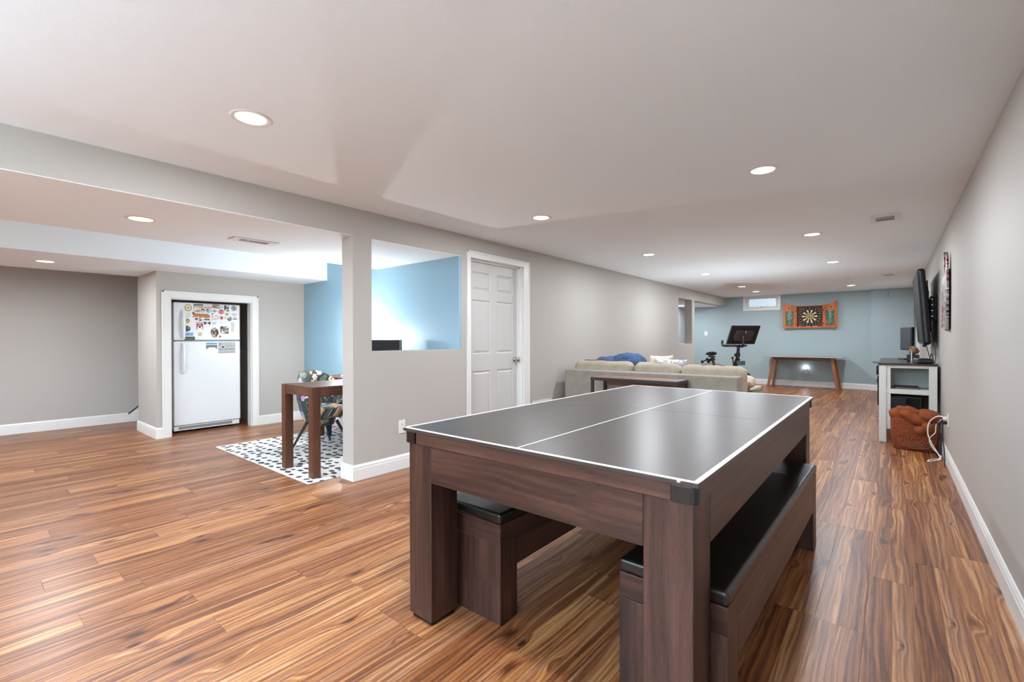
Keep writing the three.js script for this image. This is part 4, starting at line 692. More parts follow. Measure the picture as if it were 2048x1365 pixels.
{
  const x0 = -2.71, x1 = -1.70, z0 = -4.74, z1 = -5.075, top = 0.72, t = thing('console_table', 'narrow black metal console with rustic wood top behind the sofa', 'table', [(x0 + x1) / 2, 0, (z0 + z1) / 2]), w = x1 - x0, d = z0 - z1, q = 0.03;
  part(t, 'top', [bx(w - 0.006, 0.02, d - 0.006, 0, top - 0.01, 0, 0.002)], rusticTop);
  const frame = []; for (const s of [-1, 1]) { frame.push(bx(w, 0.034, 0.012, 0, top - 0.021, s * (d / 2 - 0.004), 0.002), bx(0.012, 0.034, d, s * (w / 2 - 0.004), top - 0.021, 0, 0.002)); }
  part(t, 'frame', frame, slate);
  for (const sx of [-1, 1]) for (const sz of [-1, 1]) part(t, 'leg', [bx(q, top - 0.038, q, sx * (w / 2 - q / 2), (top - 0.038) / 2, sz * (d / 2 - q / 2), 0.002)], slate);
  part(t, 'lower_rail', [bx(w - 2 * q, 0.02, q, 0, 0.12, -(d / 2 - q / 2), 0.002)], slate); part(t, 'back_rail', [bx(w - 2 * q, 0.07, 0.02, 0, top - 0.075, -(d / 2 - 0.012), 0.002)], rusticTop);
}

// ------------------------------------------------------------------ exercise bike
{
  const ax = 0.700, az = 0.45, turn = Math.atan2(-az, ax);     // local +x is the riding direction
  const t = thing('exercise_bike', 'black exercise bike with a swivelling touchscreen behind the sofa', 'exercise bike', [-2.42, 0, -9.32], turn);
  part(t, 'floor_bar', [bx(0.07, 0.05, 0.56, 0.52, 0.03, 0, 0.02)], black); part(t, 'floor_bar', [bx(0.07, 0.05, 0.56, -0.46, 0.03, 0, 0.02)], black);
  part(t, 'main_frame', [bar([-0.44, 0.06, 0], [0.05, 0.30, 0], 0.035), bar([0.50, 0.06, 0], [0.05, 0.30, 0], 0.035), bar([0.05, 0.28, 0], [-0.30, 0.62, 0], 0.035), bar([0.05, 0.28, 0], [0.30, 0.80, 0], 0.042)], black);
  const fw = part(t, 'flywheel', [cyl(0.24, 0.24, 0.03, 0, 0, 0, 48).rotateX(Math.PI / 2).translate(0.40, 0.34, 0)], blackMetal); part(fw, 'hub', [cyl(0.05, 0.05, 0.07, 0, 0, 0, 24).rotateX(Math.PI / 2).translate(0.40, 0.34, 0)], steel);
  part(t, 'crank', [bar([-0.02, 0.30, 0.08], [0.10, 0.18, 0.08], 0.014), bar([-0.02, 0.30, -0.08], [-0.14, 0.42, -0.08], 0.014), cyl(0.09, 0.09, 0.05, 0, 0, 0, 28).rotateX(Math.PI / 2).translate(-0.02, 0.30, 0.05)], blackMetal);
  part(t, 'pedal', [bx(0.10, 0.02, 0.08, 0.10, 0.18, 0.13, 0.006)], black); part(t, 'pedal', [bx(0.10, 0.02, 0.08, -0.14, 0.42, -0.13, 0.006)], black);
  part(t, 'seat_post', [bar([-0.29, 0.56, 0], [-0.36, 0.80, 0], 0.026, 0.024), bx(0.16, 0.03, 0.035, -0.37, 0.805, 0, 0.006)], black);
  const sd = new THREE.SphereGeometry(1, 32, 20), q = sd.attributes.position; for (let i = 0; i < q.count; i++) { const x = q.getX(i), y = q.getY(i), z = q.getZ(i), wz = 0.035 + 0.055 * clamp(0.5 - x * 0.7); q.setXYZ(i, x * 0.135, y * 0.04 + 0.008 * x, z * wz); } sd.computeVertexNormals(); sd.translate(-0.37, 0.865, 0);
  part(t, 'saddle', sd, black);
  const wt = part(t, 'weight_rack', [bar([-0.40, 0.74, -0.10], [-0.40, 0.74, 0.10], 0.012), bar([-0.36, 0.78, 0], [-0.47, 0.72, 0], 0.014)], black);
  for (const s of [-1, 1]) { const z = s * 0.075; part(t, 'dumbbell', [bar([-0.54, 0.70, z], [-0.40, 0.75, z], 0.012), new THREE.SphereGeometry(0.03, 16, 12).translate(-0.55, 0.695, z), new THREE.SphereGeometry(0.03, 16, 12).translate(-0.41, 0.75, z)], black); }
  part(t, 'resistance_stem', [bar([0.20, 0.62, 0], [0.17, 0.78, 0], 0.011)], black); part(t, 'resistance_knob', [new THREE.SphereGeometry(0.024, 20, 14).translate(0.165, 0.80, 0)], phys(0xb3161d, 0.25), 'red ball resistance knob');
  part(t, 'handlebar_post', [bar([0.28, 0.74, 0], [0.31, 1.02, 0], 0.03, 0.026)], black); part(t, 'post_clamp', [cyl(0.042, 0.042, 0.07, 0.29, 0.86, 0, 24), new THREE.SphereGeometry(0.026, 16, 12).translate(0.31, 0.86, 0.07)], black);
  part(t, 'handlebar', [tube([[0.02, 1.12, 0.10], [0.04, 1.055, 0.12], [0.16, 1.03, 0.19], [0.30, 1.03, 0.18], [0.36, 1.03, 0], [0.30, 1.03, -0.18], [0.16, 1.03, -0.19], [0.04, 1.055, -0.12], [0.02, 1.12, -0.10]], 0.021, 60, 10)], black);
  part(t, 'device_tray', [bx(0.12, 0.012, 0.22, 0.24, 1.045, 0, 0.004)], slate); part(t, 'bottle_holder', [bx(0.10, 0.08, 0.10, 0.42, 0.72, 0.05, 0.006)], std(0x4a5a5c, 0.3));
  // the screen is turned so that its back looks at the room
  const s = new THREE.Group(); s.name = 'touchscreen'; s.position.set(0.44, 1.225, 0.02); s.rotation.set(0, 0, 0); t.add(s);
  const tilt = (g) => { g.rotateX(0.42); g.rotateY(1.49); return g; };
  part(s, 'housing', tilt(new RoundedBoxGeometry(0.60, 0.365, 0.022, 4, 0.01)), phys(0x0d0909, 0.4)); part(s, 'glass', tilt(bx(0.59, 0.355, 0.002, 0, 0, -0.0115, 0)), blackGloss);
  const plate = new THREE.Shape(); { const a = 0.19, b = 0.10, r = 0.06; plate.moveTo(-a + r, -b); plate.lineTo(a - r, -b); plate.quadraticCurveTo(a, -b, a, -b + r); plate.lineTo(a, b - r); plate.quadraticCurveTo(a, b, a - r, b); plate.lineTo(-a + r, b); plate.quadraticCurveTo(-a, b, -a, b - r); plate.lineTo(-a, -b + r); plate.quadraticCurveTo(-a, -b, -a + r, -b); }
  part(s, 'rear_plate', tilt(new THREE.ExtrudeGeometry(plate, { depth: 0.012, bevelEnabled: true, bevelSize: 0.004, bevelThickness: 0.004, bevelSegments: 2 }).translate(0, -0.005, 0.011)), std(0x2c2527, 0.45));
  const mk = new THREE.Shape(); mk.moveTo(-0.004, -0.018); mk.lineTo(0.008, 0.012); mk.absarc(0.002, 0.008, 0.009, 0.3, 5.4); mk.lineTo(-0.010, -0.016); mk.closePath();
  part(s, 'emblem', tilt(new THREE.ExtrudeGeometry(mk, { depth: 0.003, bevelEnabled: false }).translate(0.015, 0.06, 0.027)), std(0xe8e8e8, 0.4));
  part(t, 'screen_arm', [tube([[0.33, 1.035, 0], [0.46, 1.02, 0.06], [0.52, 1.06, 0.10], [0.525, 1.18, 0.10], [0.49, 1.23, 0.06]], 0.024, 40, 12)], black);
}

// ------------------------------------------------------------------ end wall: dartboard cabinet, far table, painted panel
{
  const z = FAR, cx = -1.509, cy = 1.675, W = 0.545, H = 0.53, D = 0.085;
  const t = thing('dartboard_cabinet', 'open oak dartboard cabinet with chalkboard doors on the end wall', 'cabinet', [cx, cy, z]);
  part(t, 'back_panel', [bx(W - 0.02, H - 0.02, 0.01, 0, 0, 0.005, 0)], cabinetInner);
  part(t, 'side', [bx(0.014, H, D, -W / 2 + 0.007, 0, D / 2, 0.002, 'y')], cabinetOak); part(t, 'side', [bx(0.014, H, D, W / 2 - 0.007, 0, D / 2, 0.002, 'y')], cabinetOak);
  part(t, 'top_rail', [bx(W - 0.028, 0.014, D, 0, H / 2 - 0.007, D / 2, 0.002)], cabinetOak); part(t, 'bottom_ledge', [bx(W - 0.028, 0.03, D, 0, -H / 2 + 0.015, D / 2, 0.002)], cabinetOak);
  const chalk = (right) => canvasTex(192, 384, (c, w, h) => {
    c.fillStyle = '#41604f'; c.fillRect(0, 0, w, h); const r = rng(right ? 5 : 6); c.fillStyle = 'rgba(190,205,195,0.16)'; for (let i = 0; i < 50; i++) { c.beginPath(); c.ellipse(r() * w, r() * h, 8 + r() * 30, 4 + r() * 16, r() * 3, 0, 7); c.fill(); }
    c.fillStyle = '#dfe6df'; c.font = 'bold 24px sans-serif'; c.textAlign = 'center'; c.fillText('CRICKET', w / 2, 28); const nums = ['20', '19', '18', '17', '16', '15', 'B']; c.font = 'bold 22px sans-serif';
    nums.forEach((n, i) => c.fillText(n, w / 2, 62 + i * 26)); c.fillRect(w / 2 - 22, 36, 3, 196); c.fillRect(w / 2 + 20, 36, 3, 196); c.fillRect(w / 2 - 2, 232, 4, 120);
    if (!right) { c.strokeStyle = '#dfe6df'; c.lineWidth = 4; for (let i = 0; i < 16; i++) { const x = w / 2 + (r() < 0.5 ? -1 : 1) * (30 + r() * 34), y = 46 + r() * 180; c.beginPath(); c.moveTo(x - 9, y - 8); c.lineTo(x + 9, y + 8); c.moveTo(x + 9, y - 8); c.lineTo(x - 9, y + 8); c.stroke(); } }
  });
  for (const s of [-1, 1]) {
    // top edge sweeps up toward the outside
    const w = 0.27, sh = new THREE.Shape(); sh.moveTo(0, -H / 2); sh.lineTo(s * w, -H / 2); sh.lineTo(s * w, H / 2 + 0.095); sh.bezierCurveTo(s * w * 0.7, H / 2 + 0.085, s * w * 0.55, H / 2 + 0.01, 0, H / 2 + 0.003); sh.closePath();
    const g = new THREE.ExtrudeGeometry(sh, { depth: 0.018, bevelEnabled: true, bevelSize: 0.002, bevelThickness: 0.002, bevelSegments: 1, curveSegments: 16 });
    const d = part(t, 'door', boxUV(g, 'y'), cabinetOak, s < 0 ? 'oak door with scribbled chalkboard' : 'oak door with clean chalkboard');
    d.position.set(s * (W / 2 + 0.003), 0, D - 0.02); d.rotation.y = -s * 0.06;
    const cb = new THREE.BoxGeometry(0.165, 0.335, 0.004); part(d, 'chalkboard', cb, std(0xffffff, 0.8, { map: chalk(s > 0) })).position.set(s * 0.135, -0.025, 0.021);
    part(d, 'hinge', [bx(0.018, 0.03, 0.008, s * 0.004, 0.15, 0.020, 0.002), bx(0.018, 0.03, 0.008, s * 0.004, -0.17, 0.020, 0.002)], blackMetal);
    const hs = new THREE.Shape(); hs.moveTo(0, -0.016); hs.bezierCurveTo(-0.03, 0.004, -0.016, 0.024, 0, 0.010); hs.bezierCurveTo(0.016, 0.024, 0.03, 0.004, 0, -0.016);
    part(d, 'heart_emblem', new THREE.ExtrudeGeometry(hs, { depth: 0.003, bevelEnabled: false }).translate(s * 0.15, 0.215, 0.019), std(0x3a1508, 0.6));
    part(d, 'chalk_ledge', [bx(0.18, 0.012, 0.02, s * 0.135, -0.20, 0.028, 0.002)], cabinetOak);
  }
  const face = canvasTex(768, 768, (c, w) => {
    const o = w / 2, num = [20, 1, 18, 4, 13, 6, 10, 15, 2, 17, 3, 19, 7, 16, 8, 11, 14, 9, 12, 5], k = o;
    c.fillStyle = '#17191a'; c.fillRect(0, 0, w, w); const ring = (a, b, i, col) => { const t0 = (i - 0.5) * Math.PI / 10 - Math.PI / 2, t1 = t0 + Math.PI / 10; c.fillStyle = col; c.beginPath(); c.arc(o, o, b * k, t0, t1); c.arc(o, o, a * k, t1, t0, true); c.fill(); };
    for (let i = 0; i < 20; i++) { const dk = i % 2 === 0; ring(0.07, 0.755, i, dk ? '#1d1512' : '#e3cf9a'); ring(0.42, 0.46, i, dk ? '#8c2a24' : '#2f5a3a'); ring(0.70, 0.755, i, dk ? '#8c2a24' : '#2f5a3a'); }
    c.strokeStyle = '#8a8a86'; c.lineWidth = 1.5; for (let i = 0; i < 20; i++) { const a = (i - 0.5) * Math.PI / 10; c.beginPath(); c.moveTo(o + 0.07 * k * Math.cos(a), o + 0.07 * k * Math.sin(a)); c.lineTo(o + 0.755 * k * Math.cos(a), o + 0.755 * k * Math.sin(a)); c.stroke(); }
    c.fillStyle = '#2f5a3a'; c.beginPath(); c.arc(o, o, 0.07 * k, 0, 7); c.fill(); c.fillStyle = '#8c2a24'; c.beginPath(); c.arc(o, o, 0.033 * k, 0, 7); c.fill();
    c.fillStyle = '#d9dad6'; c.font = 'bold 52px sans-serif'; c.textAlign = 'center'; c.textBaseline = 'middle'; num.forEach((n, i) => { const a = i * Math.PI / 10 - Math.PI / 2; c.fillText(String(n), o + 0.87 * k * Math.cos(a), o + 0.87 * k * Math.sin(a)); });
  });
  const b = thing('dartboard', 'round black and cream dartboard hanging inside the oak cabinet', 'dartboard', [cx, cy + 0.01, z + 0.011]);
  part(b, 'backing', [cyl(0.224, 0.224, 0.036, 0, 0, 0, 64).rotateX(Math.PI / 2).translate(0, 0, 0.018)], black);
  part(b, 'face', new THREE.CircleGeometry(0.221, 64).translate(0, 0, 0.0365), std(0xffffff, 0.85, { map: face }));
  part(b, 'rim_band', [new THREE.TorusGeometry(0.2225, 0.003, 8, 64).translate(0, 0, 0.036)], steel);
  const red = std(0xd9c9c0, 0.6);
  for (const [dx, l, lab] of [[-0.20, 0.03, 'short white chalk stub at the door end of the cabinet ledge'], [-0.03, 0.07, 'long white chalk stick in the middle of the cabinet ledge'], [0.11, 0.09, 'white flighted dart resting on the cabinet ledge']]) single(lab.includes('dart ') ? 'dart' : 'chalk_stick', lab, lab.includes('dart ') ? 'dart' : 'chalk', [cyl(0.006, 0.006, l, 0, 0, 0, 10).rotateZ(Math.PI / 2)], red, [cx + dx, cy - H / 2 + 0.0362, z + 0.065]);
}
{
  const x0 = -2.372, x1 = -0.80, z0 = -12.28, z1 = -13.02, top = 0.738, t = thing('side_table', 'long table with grey top and angled wooden legs against the end wall', 'table', [0, 0, 0]);
  const sh = new THREE.Shape(); { const a = (x1 - x0) / 2, b = (z0 - z1) / 2, r = 0.06; sh.moveTo(-a + r, -b); sh.lineTo(a - r, -b); sh.quadraticCurveTo(a, -b, a, -b + r); sh.lineTo(a, b - r); sh.quadraticCurveTo(a, b, a - r, b); sh.lineTo(-a + r, b); sh.quadraticCurveTo(-a, b, -a, b - r); sh.lineTo(-a, -b + r); sh.quadraticCurveTo(-a, -b, -a + r, -b); }
  part(t, 'top', new THREE.ExtrudeGeometry(sh, { depth: 0.012, bevelEnabled: true, bevelThickness: 0.003, bevelSize: 0.003, bevelSegments: 2 }).rotateX(Math.PI / 2).translate((x0 + x1) / 2, top - 0.003, (z0 + z1) / 2), std(0x9a938c, 0.35));
  part(t, 'apron', [bx(1.20, 0.062, 0.025, (x0 + x1) / 2, top - 0.053, z0 - 0.09, 0.003)], acacia); part(t, 'apron', [bx(1.20, 0.062, 0.025, (x0 + x1) / 2, top - 0.053, z1 + 0.09, 0.003)], acacia);
  part(t, 'apron', [bx(0.025, 0.062, 0.54, -2.17, top - 0.053, (z0 + z1) / 2, 0.003, 'z')], acacia); part(t, 'apron', [bx(0.025, 0.062, 0.54, -1.00, top - 0.053, (z0 + z1) / 2, 0.003, 'z')], acacia);
  for (const [a, b] of [[-2.265, -2.155], [-0.905, -1.015]]) for (const z of [z0 - 0.085, z1 + 0.085]) part(t, 'leg', [beam([a, 0.004, z + (z > -12.6 ? 0.02 : -0.02)], [b, top - 0.02, z], 0.052, 0.04)], oakLegs);
}
{
  const z = FAR + 0.1, t = thing('painted_panel', 'large flat wall panel painted the same blue green beside the end corner', 'panel', [0.025, 1.35, z]);
  part(t, 'board', [bx(0.70, 1.41, 0.02, 0, 0, 0.010, 0.003)], sageBlue); part(t, 'bottom_lip', [bx(0.70, 0.014, 0.03, 0, -0.71, 0.015, 0.002)], std(new THREE.Color().setRGB(0.2, 0.28, 0.3), 0.6));
  part(t, 'latch', [bx(0.03, 0.012, 0.012, -0.36, 0.26, 0.02, 0.002)], steel);
  part(t, 'pull_cord', [tube([[-0.06, 0.86, 0.004], [-0.075, 0.79, 0.004], [-0.085, 0.705, 0.006]], 0.0025, 12, 6)], std(0x4d6462, 0.8));
}

// ------------------------------------------------------------------ right wall: media console, television and what stands there
const SX0 = -0.11, SX1 = 0.378, SZ0 = -6.63, SZ1 = -8.33;
{
  const cream = std(new THREE.Color().setRGB(0.66, 0.66, 0.61), 0.45), t = thing('media_console', 'cream media console with dark top along the bare wall', 'console', [0, 0, 0]);
  part(t, 'top', [bx(SX1 - SX0 + 0.006, 0.022, SZ0 - SZ1 + 0.02, (SX0 + SX1) / 2, 0.873, (SZ0 + SZ1) / 2, 0.003, 'z')], phys(0x2a1a15, 0.22));
  const L = 0.066; for (const x of [SX0 + L / 2 + 0.003, SX1 - L / 2]) for (const z of [SZ0 - L / 2, SZ1 + L / 2]) part(t, 'leg', [bx(L, 0.862, L, x, 0.431, z, 0.003, 'y')], cream);
  const xa = SX0 + L + 0.003, xb = SX1 - L;
  part(t, 'end_rail', [span(xa, xb, 0.832, 0.862, SZ0 - 0.006, SZ0 - 0.028, 0.002)], cream);
  part(t, 'end_stile', [span(xa, xa + 0.036, 0.20, 0.832, SZ0 - 0.012, SZ0 - 0.030, 0.002)], cream);
  part(t, 'shelf_rail', [span(xa, xb, 0.547, 0.598, SZ0 - 0.006, SZ0 - 0.028, 0.002)], cream);
  part(t, 'bottom_rail', [span(xa, xb, 0.15, 0.20, SZ0 - 0.012, SZ0 - 0.034, 0.002)], cream);
  part(t, 'shelf', [span(SX0 + 0.02, SX1 - 0.005, 0.578, 0.598, SZ0 - 0.030, SZ0 - 0.45)], cream);
  part(t, 'niche_back', [span(SX0 + 0.02, SX1 - 0.005, 0.598, 0.862, SZ0 - 0.44, SZ0 - 0.455)], std(new THREE.Color().setRGB(0.60, 0.64, 0.60), 0.6));
  part(t, 'niche_side', [span(SX0 + 0.012, SX0 + 0.026, 0.20, 0.862, SZ0 - 0.066, SZ0 - 0.45)], cream); part(t, 'niche_side', [span(SX1 - 0.016, SX1 - 0.004, 0.598, 0.862, SZ0 - 0.066, SZ0 - 0.45)], cream);
  part(t, 'lower_panel', [span(SX0 + 0.03, 0.09, 0.16, 0.545, SZ0 - 0.30, SZ0 - 0.315)], std(0x5a2d1c, 0.5)); part(t, 'lower_back', [span(0.09, SX1 - 0.02, 0.16, 0.578, SZ0 - 0.44, SZ0 - 0.455)], std(0x6b4433, 0.5));
  part(t, 'cabinet_body', [span(SX0 + 0.02, SX1 - 0.01, 0.12, 0.862, SZ0 - 0.456, SZ1 + 0.07)], cream);
  part(t, 'bottom_shelf', [span(SX0 + 0.02, SX1 - 0.01, 0.15, 0.168, SZ0 - 0.034, SZ0 - 0.456)], cream);
  part(t, 'sliding_door', [span(SX0 + 0.005, SX0 + 0.02, 0.16, 0.82, SZ0 - 0.07, SZ0 - 0.60, 0.002)], cream); part(t, 'sliding_door', [span(SX0 + 0.005, SX0 + 0.02, 0.16, 0.82, SZ0 - 1.05, SZ0 - 1.6, 0.002)], cream);
  part(t, 'track_bracket', [span(SX0 - 0.022, SX0 + 0.008, 0.745, 0.85, SZ0 - 0.09, SZ0 - 0.13, 0.006)], blackMetal); part(t, 'door_strap', [span(SX0 - 0.012, SX0 + 0.006, 0.40, 0.735, SZ0 - 0.09, SZ0 - 0.12, 0.004), span(SX0 - 0.018, SX0 - 0.004, 0.66, 0.70, SZ0 - 0.085, SZ0 - 0.125, 0.004)], blackMetal);
  part(t, 'track', [span(SX0 - 0.012, SX0 + 0.002, 0.80, 0.825, SZ0 - 0.07, SZ1 + 0.05, 0.003)], blackMetal);

  const pl = thing('disc_player', 'slim black disc player on the console end shelf', 'player', [0.13, 0.598, SZ0 - 0.16], 0.05);
  part(pl, 'case', [bx(0.205, 0.026, 0.16, 0, 0.017, 0, 0.004)], black); part(pl, 'front_trim', [bx(0.20, 0.008, 0.004, 0, 0.010, 0.081, 0.001)], std(0x6d6f72, 0.35)); part(pl, 'foot', [bx(0.18, 0.005, 0.14, 0, 0.0025, 0, 0.001)], black);
  const sub = thing('subwoofer', 'black speaker box inside the lower console bay', 'speaker', [0.15, 0.168, SZ0 - 0.26]);
  part(sub, 'cabinet', [bx(0.22, 0.34, 0.26, 0, 0.175, 0, 0.006)], black); part(sub, 'grille', [bx(0.19, 0.30, 0.006, 0, 0.175, 0.132, 0.002)], std(0x1c1d20, 0.9)); part(sub, 'foot', [bx(0.18, 0.006, 0.22, 0, 0.003, 0, 0.001)], black);
  const fr = thing('framed_panel', 'black edged dark panel leaning in the lower console bay', 'panel', [0.05, 0.168, SZ0 - 0.075]);
  part(fr, 'board', [bx(0.16, 0.335, 0.012, 0, 0.1675, 0, 0.003)], std(0x131a26, 0.3)); part(fr, 'edge', [bx(0.17, 0.012, 0.016, 0, 0.335, 0, 0.003)], black);
}
{
  const t = thing('television', 'large black flat television on a wall arm above the console', 'television', [0.285, 1.515, -7.58]), len = 1.36, h = 0.86;
  const lean = (g) => { g.rotateZ(0.065); return g; };
  part(t, 'screen', lean(bx(0.004, h - 0.05, len - 0.05, -0.0365, 0.008, 0, 0.001)), std(0x131417, 0.7));
  const body = new RoundedBoxGeometry(0.07, h, len, 5, 0.03).translate(-0.002, 0, 0); part(t, 'bezel', lean(body), blackGloss);
  part(t, 'rear_housing', lean(bx(0.04, h * 0.62, len * 0.7, 0.036, -0.02, 0, 0.015)), black); part(t, 'sensor_bar', lean(bx(0.03, 0.03, 0.12, -0.02, -h / 2 - 0.01, 0.42, 0.008)), black);
  part(t, 'mount_rail', [bx(0.02, 0.36, 0.04, 0.045, 0.02, 0.30, 0.003), bx(0.02, 0.36, 0.04, 0.045, 0.02, -0.30, 0.003), bx(0.012, 0.56, 0.03, 0.036, 0.04, 0.36, 0.003)], blackMetal);
  part(t, 'wall_plate', [bx(0.018, 0.30, 0.70, XR - 0.285 - 0.010, 0.0, 0, 0.003)], blackMetal);
  const arm = part(t, 'swing_arm', [bx(0.09, 0.05, 0.05, 0.075, 0.08, 0.28, 0.006), bx(0.09, 0.05, 0.05, 0.075, -0.08, 0.28, 0.006), bx(0.045, 0.27, 0.06, 0.085, 0, 0.29, 0.008)], blackMetal);
  for (let i = 0; i < 4; i++) part(arm, 'bolt', [cyl(0.007, 0.007, 0.006, 0, 0, 0, 12).rotateX(Math.PI / 2).translate(0.082, 0.10 - i * 0.066, 0.322)], steel);
}
{
  const blackRubber = std(0x0f0f10, 0.5), y = 0.885;
  single('tv_cable', 'thin black cable hanging from the television to the console top', 'cable', [tube([[0.30, 1.12, -7.02], [0.315, 1.02, -6.93], [0.335, 0.93, -6.86], [0.36, 0.897, -6.90], [0.365, 0.93, -7.0], [0.35, 0.985, -7.04], [0.335, 0.94, -6.96], [0.33, 0.892, -6.86]], 0.004, 80, 8)], blackRubber);
  single('tv_cable', 'second black cable curling down beside the wall behind the television', 'cable', [tube([[0.345, 1.24, -7.0], [0.365, 1.10, -6.94], [0.375, 0.98, -6.88], [0.36, 0.893, -6.80], [0.30, 0.891, -6.78]], 0.004, 60, 8)], blackRubber);
  const b = thing('cable_box', 'black angular cable box with loose cords on the console', 'electronics', [0.268, 0.884, -6.80], 0.25);
  part(b, 'case', [bx(0.13, 0.05, 0.17, 0, 0.027, 0, 0.012)], phys(0x101012, 0.25)); part(b, 'front_panel', [bx(0.11, 0.03, 0.006, 0, 0.025, 0.084, 0.003)], slate); part(b, 'vent_strip', [bx(0.09, 0.003, 0.12, 0, 0.053, 0, 0.001)], slate);
  const m = thing('small_monitor', 'small black monitor on a post at the far end of the console', 'monitor', [0.16, 0.884, -7.95], -1.25);
  part(m, 'bezel', [bx(0.34, 0.30, 0.035, 0, 0.27, 0, 0.012)], black); part(m, 'screen', [bx(0.31, 0.27, 0.003, 0, 0.27, 0.018, 0.001)], std(0x2a2e33, 0.4)); part(m, 'post', [bx(0.04, 0.25, 0.03, 0, 0.135, -0.05, 0.004), bx(0.03, 0.03, 0.06, 0, 0.25, -0.035, 0.004)], black); part(m, 'base', [bx(0.20, 0.014, 0.17, 0, 0.007, -0.02, 0.005)], black);
  const s = thing('speaker_cube', 'small black cube with dark front on the console top', 'speaker', [0.205, 0.884, -7.48]); part(s, 'case', [bx(0.115, 0.075, 0.11, 0, 0.0378, 0, 0.006)], black); part(s, 'front', [bx(0.10, 0.06, 0.003, 0, 0.038, 0.0555, 0.001)], slate);
  const w = thing('woven_ornament', 'tan woven knot ornament sitting on the black cube', 'ornament', [0.215, 0.959, -7.48]);
  part(w, 'bowl', [displace(new THREE.SphereGeometry(1, 28, 18).scale(0.05, 0.036, 0.05), 0.006, 60, 2).translate(0, 0.042, 0)], std(0x8a6a48, 0.9));
  for (let i = 0; i < 3; i++) part(w, 'loop', [new THREE.TorusGeometry(0.034, 0.006, 8, 28).rotateX(0.5 + i * 0.8).rotateY(i * 1.1).translate(-0.006 + i * 0.006, 0.07, 0)], std(0xb08f68, 0.9));
  single('white_stick', 'thin white candle standing in front of the black cube', 'candle', [cyl(0.0065, 0.0075, 0.12, 0, 0.06, 0, 14)], plastic, [0.19, 0.884, -7.38]);
}
{
  // cut metal wall plaque, standing off the wall
  const tx = canvasTex(256, 512, (c, w, h) => { c.fillStyle = '#8f8d89'; c.fillRect(0, 0, w, h); const r = rng(31); for (let i = 0; i < 120; i++) { c.fillStyle = ['#e9e7e2', '#1f1c1c', '#7d1f1c', '#55504c', '#c9c6c0', '#a02a25'][Math.floor(r() * 6)]; c.save(); c.translate(r() * w, r() * h); c.rotate((r() - 0.5) * 1.4); c.fillRect(-20 * r(), -4, 10 + 50 * r(), 4 + 16 * r()); c.restore(); } c.fillStyle = '#8e1f1b'; c.fillRect(0, h * 0.70, 70, h * 0.3); c.fillStyle = '#f0eeea'; for (let i = 0; i < 4; i++) c.fillRect(24, h * 0.74 + i * 32, 22, 14); });
  const s = new THREE.Shape(); const P = [[-0.28, -0.33], [0.25, -0.35], [0.27, 0.05], [0.25, 0.22], [0.22, 0.30], [0.16, 0.34], [0.13, 0.20], [-0.02, 0.17], [-0.05, 0.37], [-0.12, 0.38], [-0.15, 0.18], [-0.25, 0.14], [-0.27, 0.03], [-0.24, -0.02]];
  P.forEach(([x, y], i) => i ? s.lineTo(x, y) : s.moveTo(x, y)); s.closePath();
  const g = new THREE.ExtrudeGeometry(s, { depth: 0.012, bevelEnabled: true, bevelSize: 0.002, bevelThickness: 0.002, bevelSegments: 1 }), p = g.attributes.position, uv = g.attributes.uv; for (let i = 0; i < p.count; i++) uv.setXY(i, p.getX(i) / 0.56 + 0.5, p.getY(i) / 0.76 + 0.5); g.rotateY(-Math.PI / 2);
  const t = thing('wall_plaque', 'red silver and black cut-out metal plaque hanging on the bare wall', 'wall art', [XR - 0.016, 1.59, -5.83]);
  part(t, 'plate', g, std(0xffffff, 0.35, { map: tx, metalness: 0.3 })); part(t, 'standoff', [bx(0.014, 0.55, 0.30, 0.008, -0.08, 0, 0)], black);
}
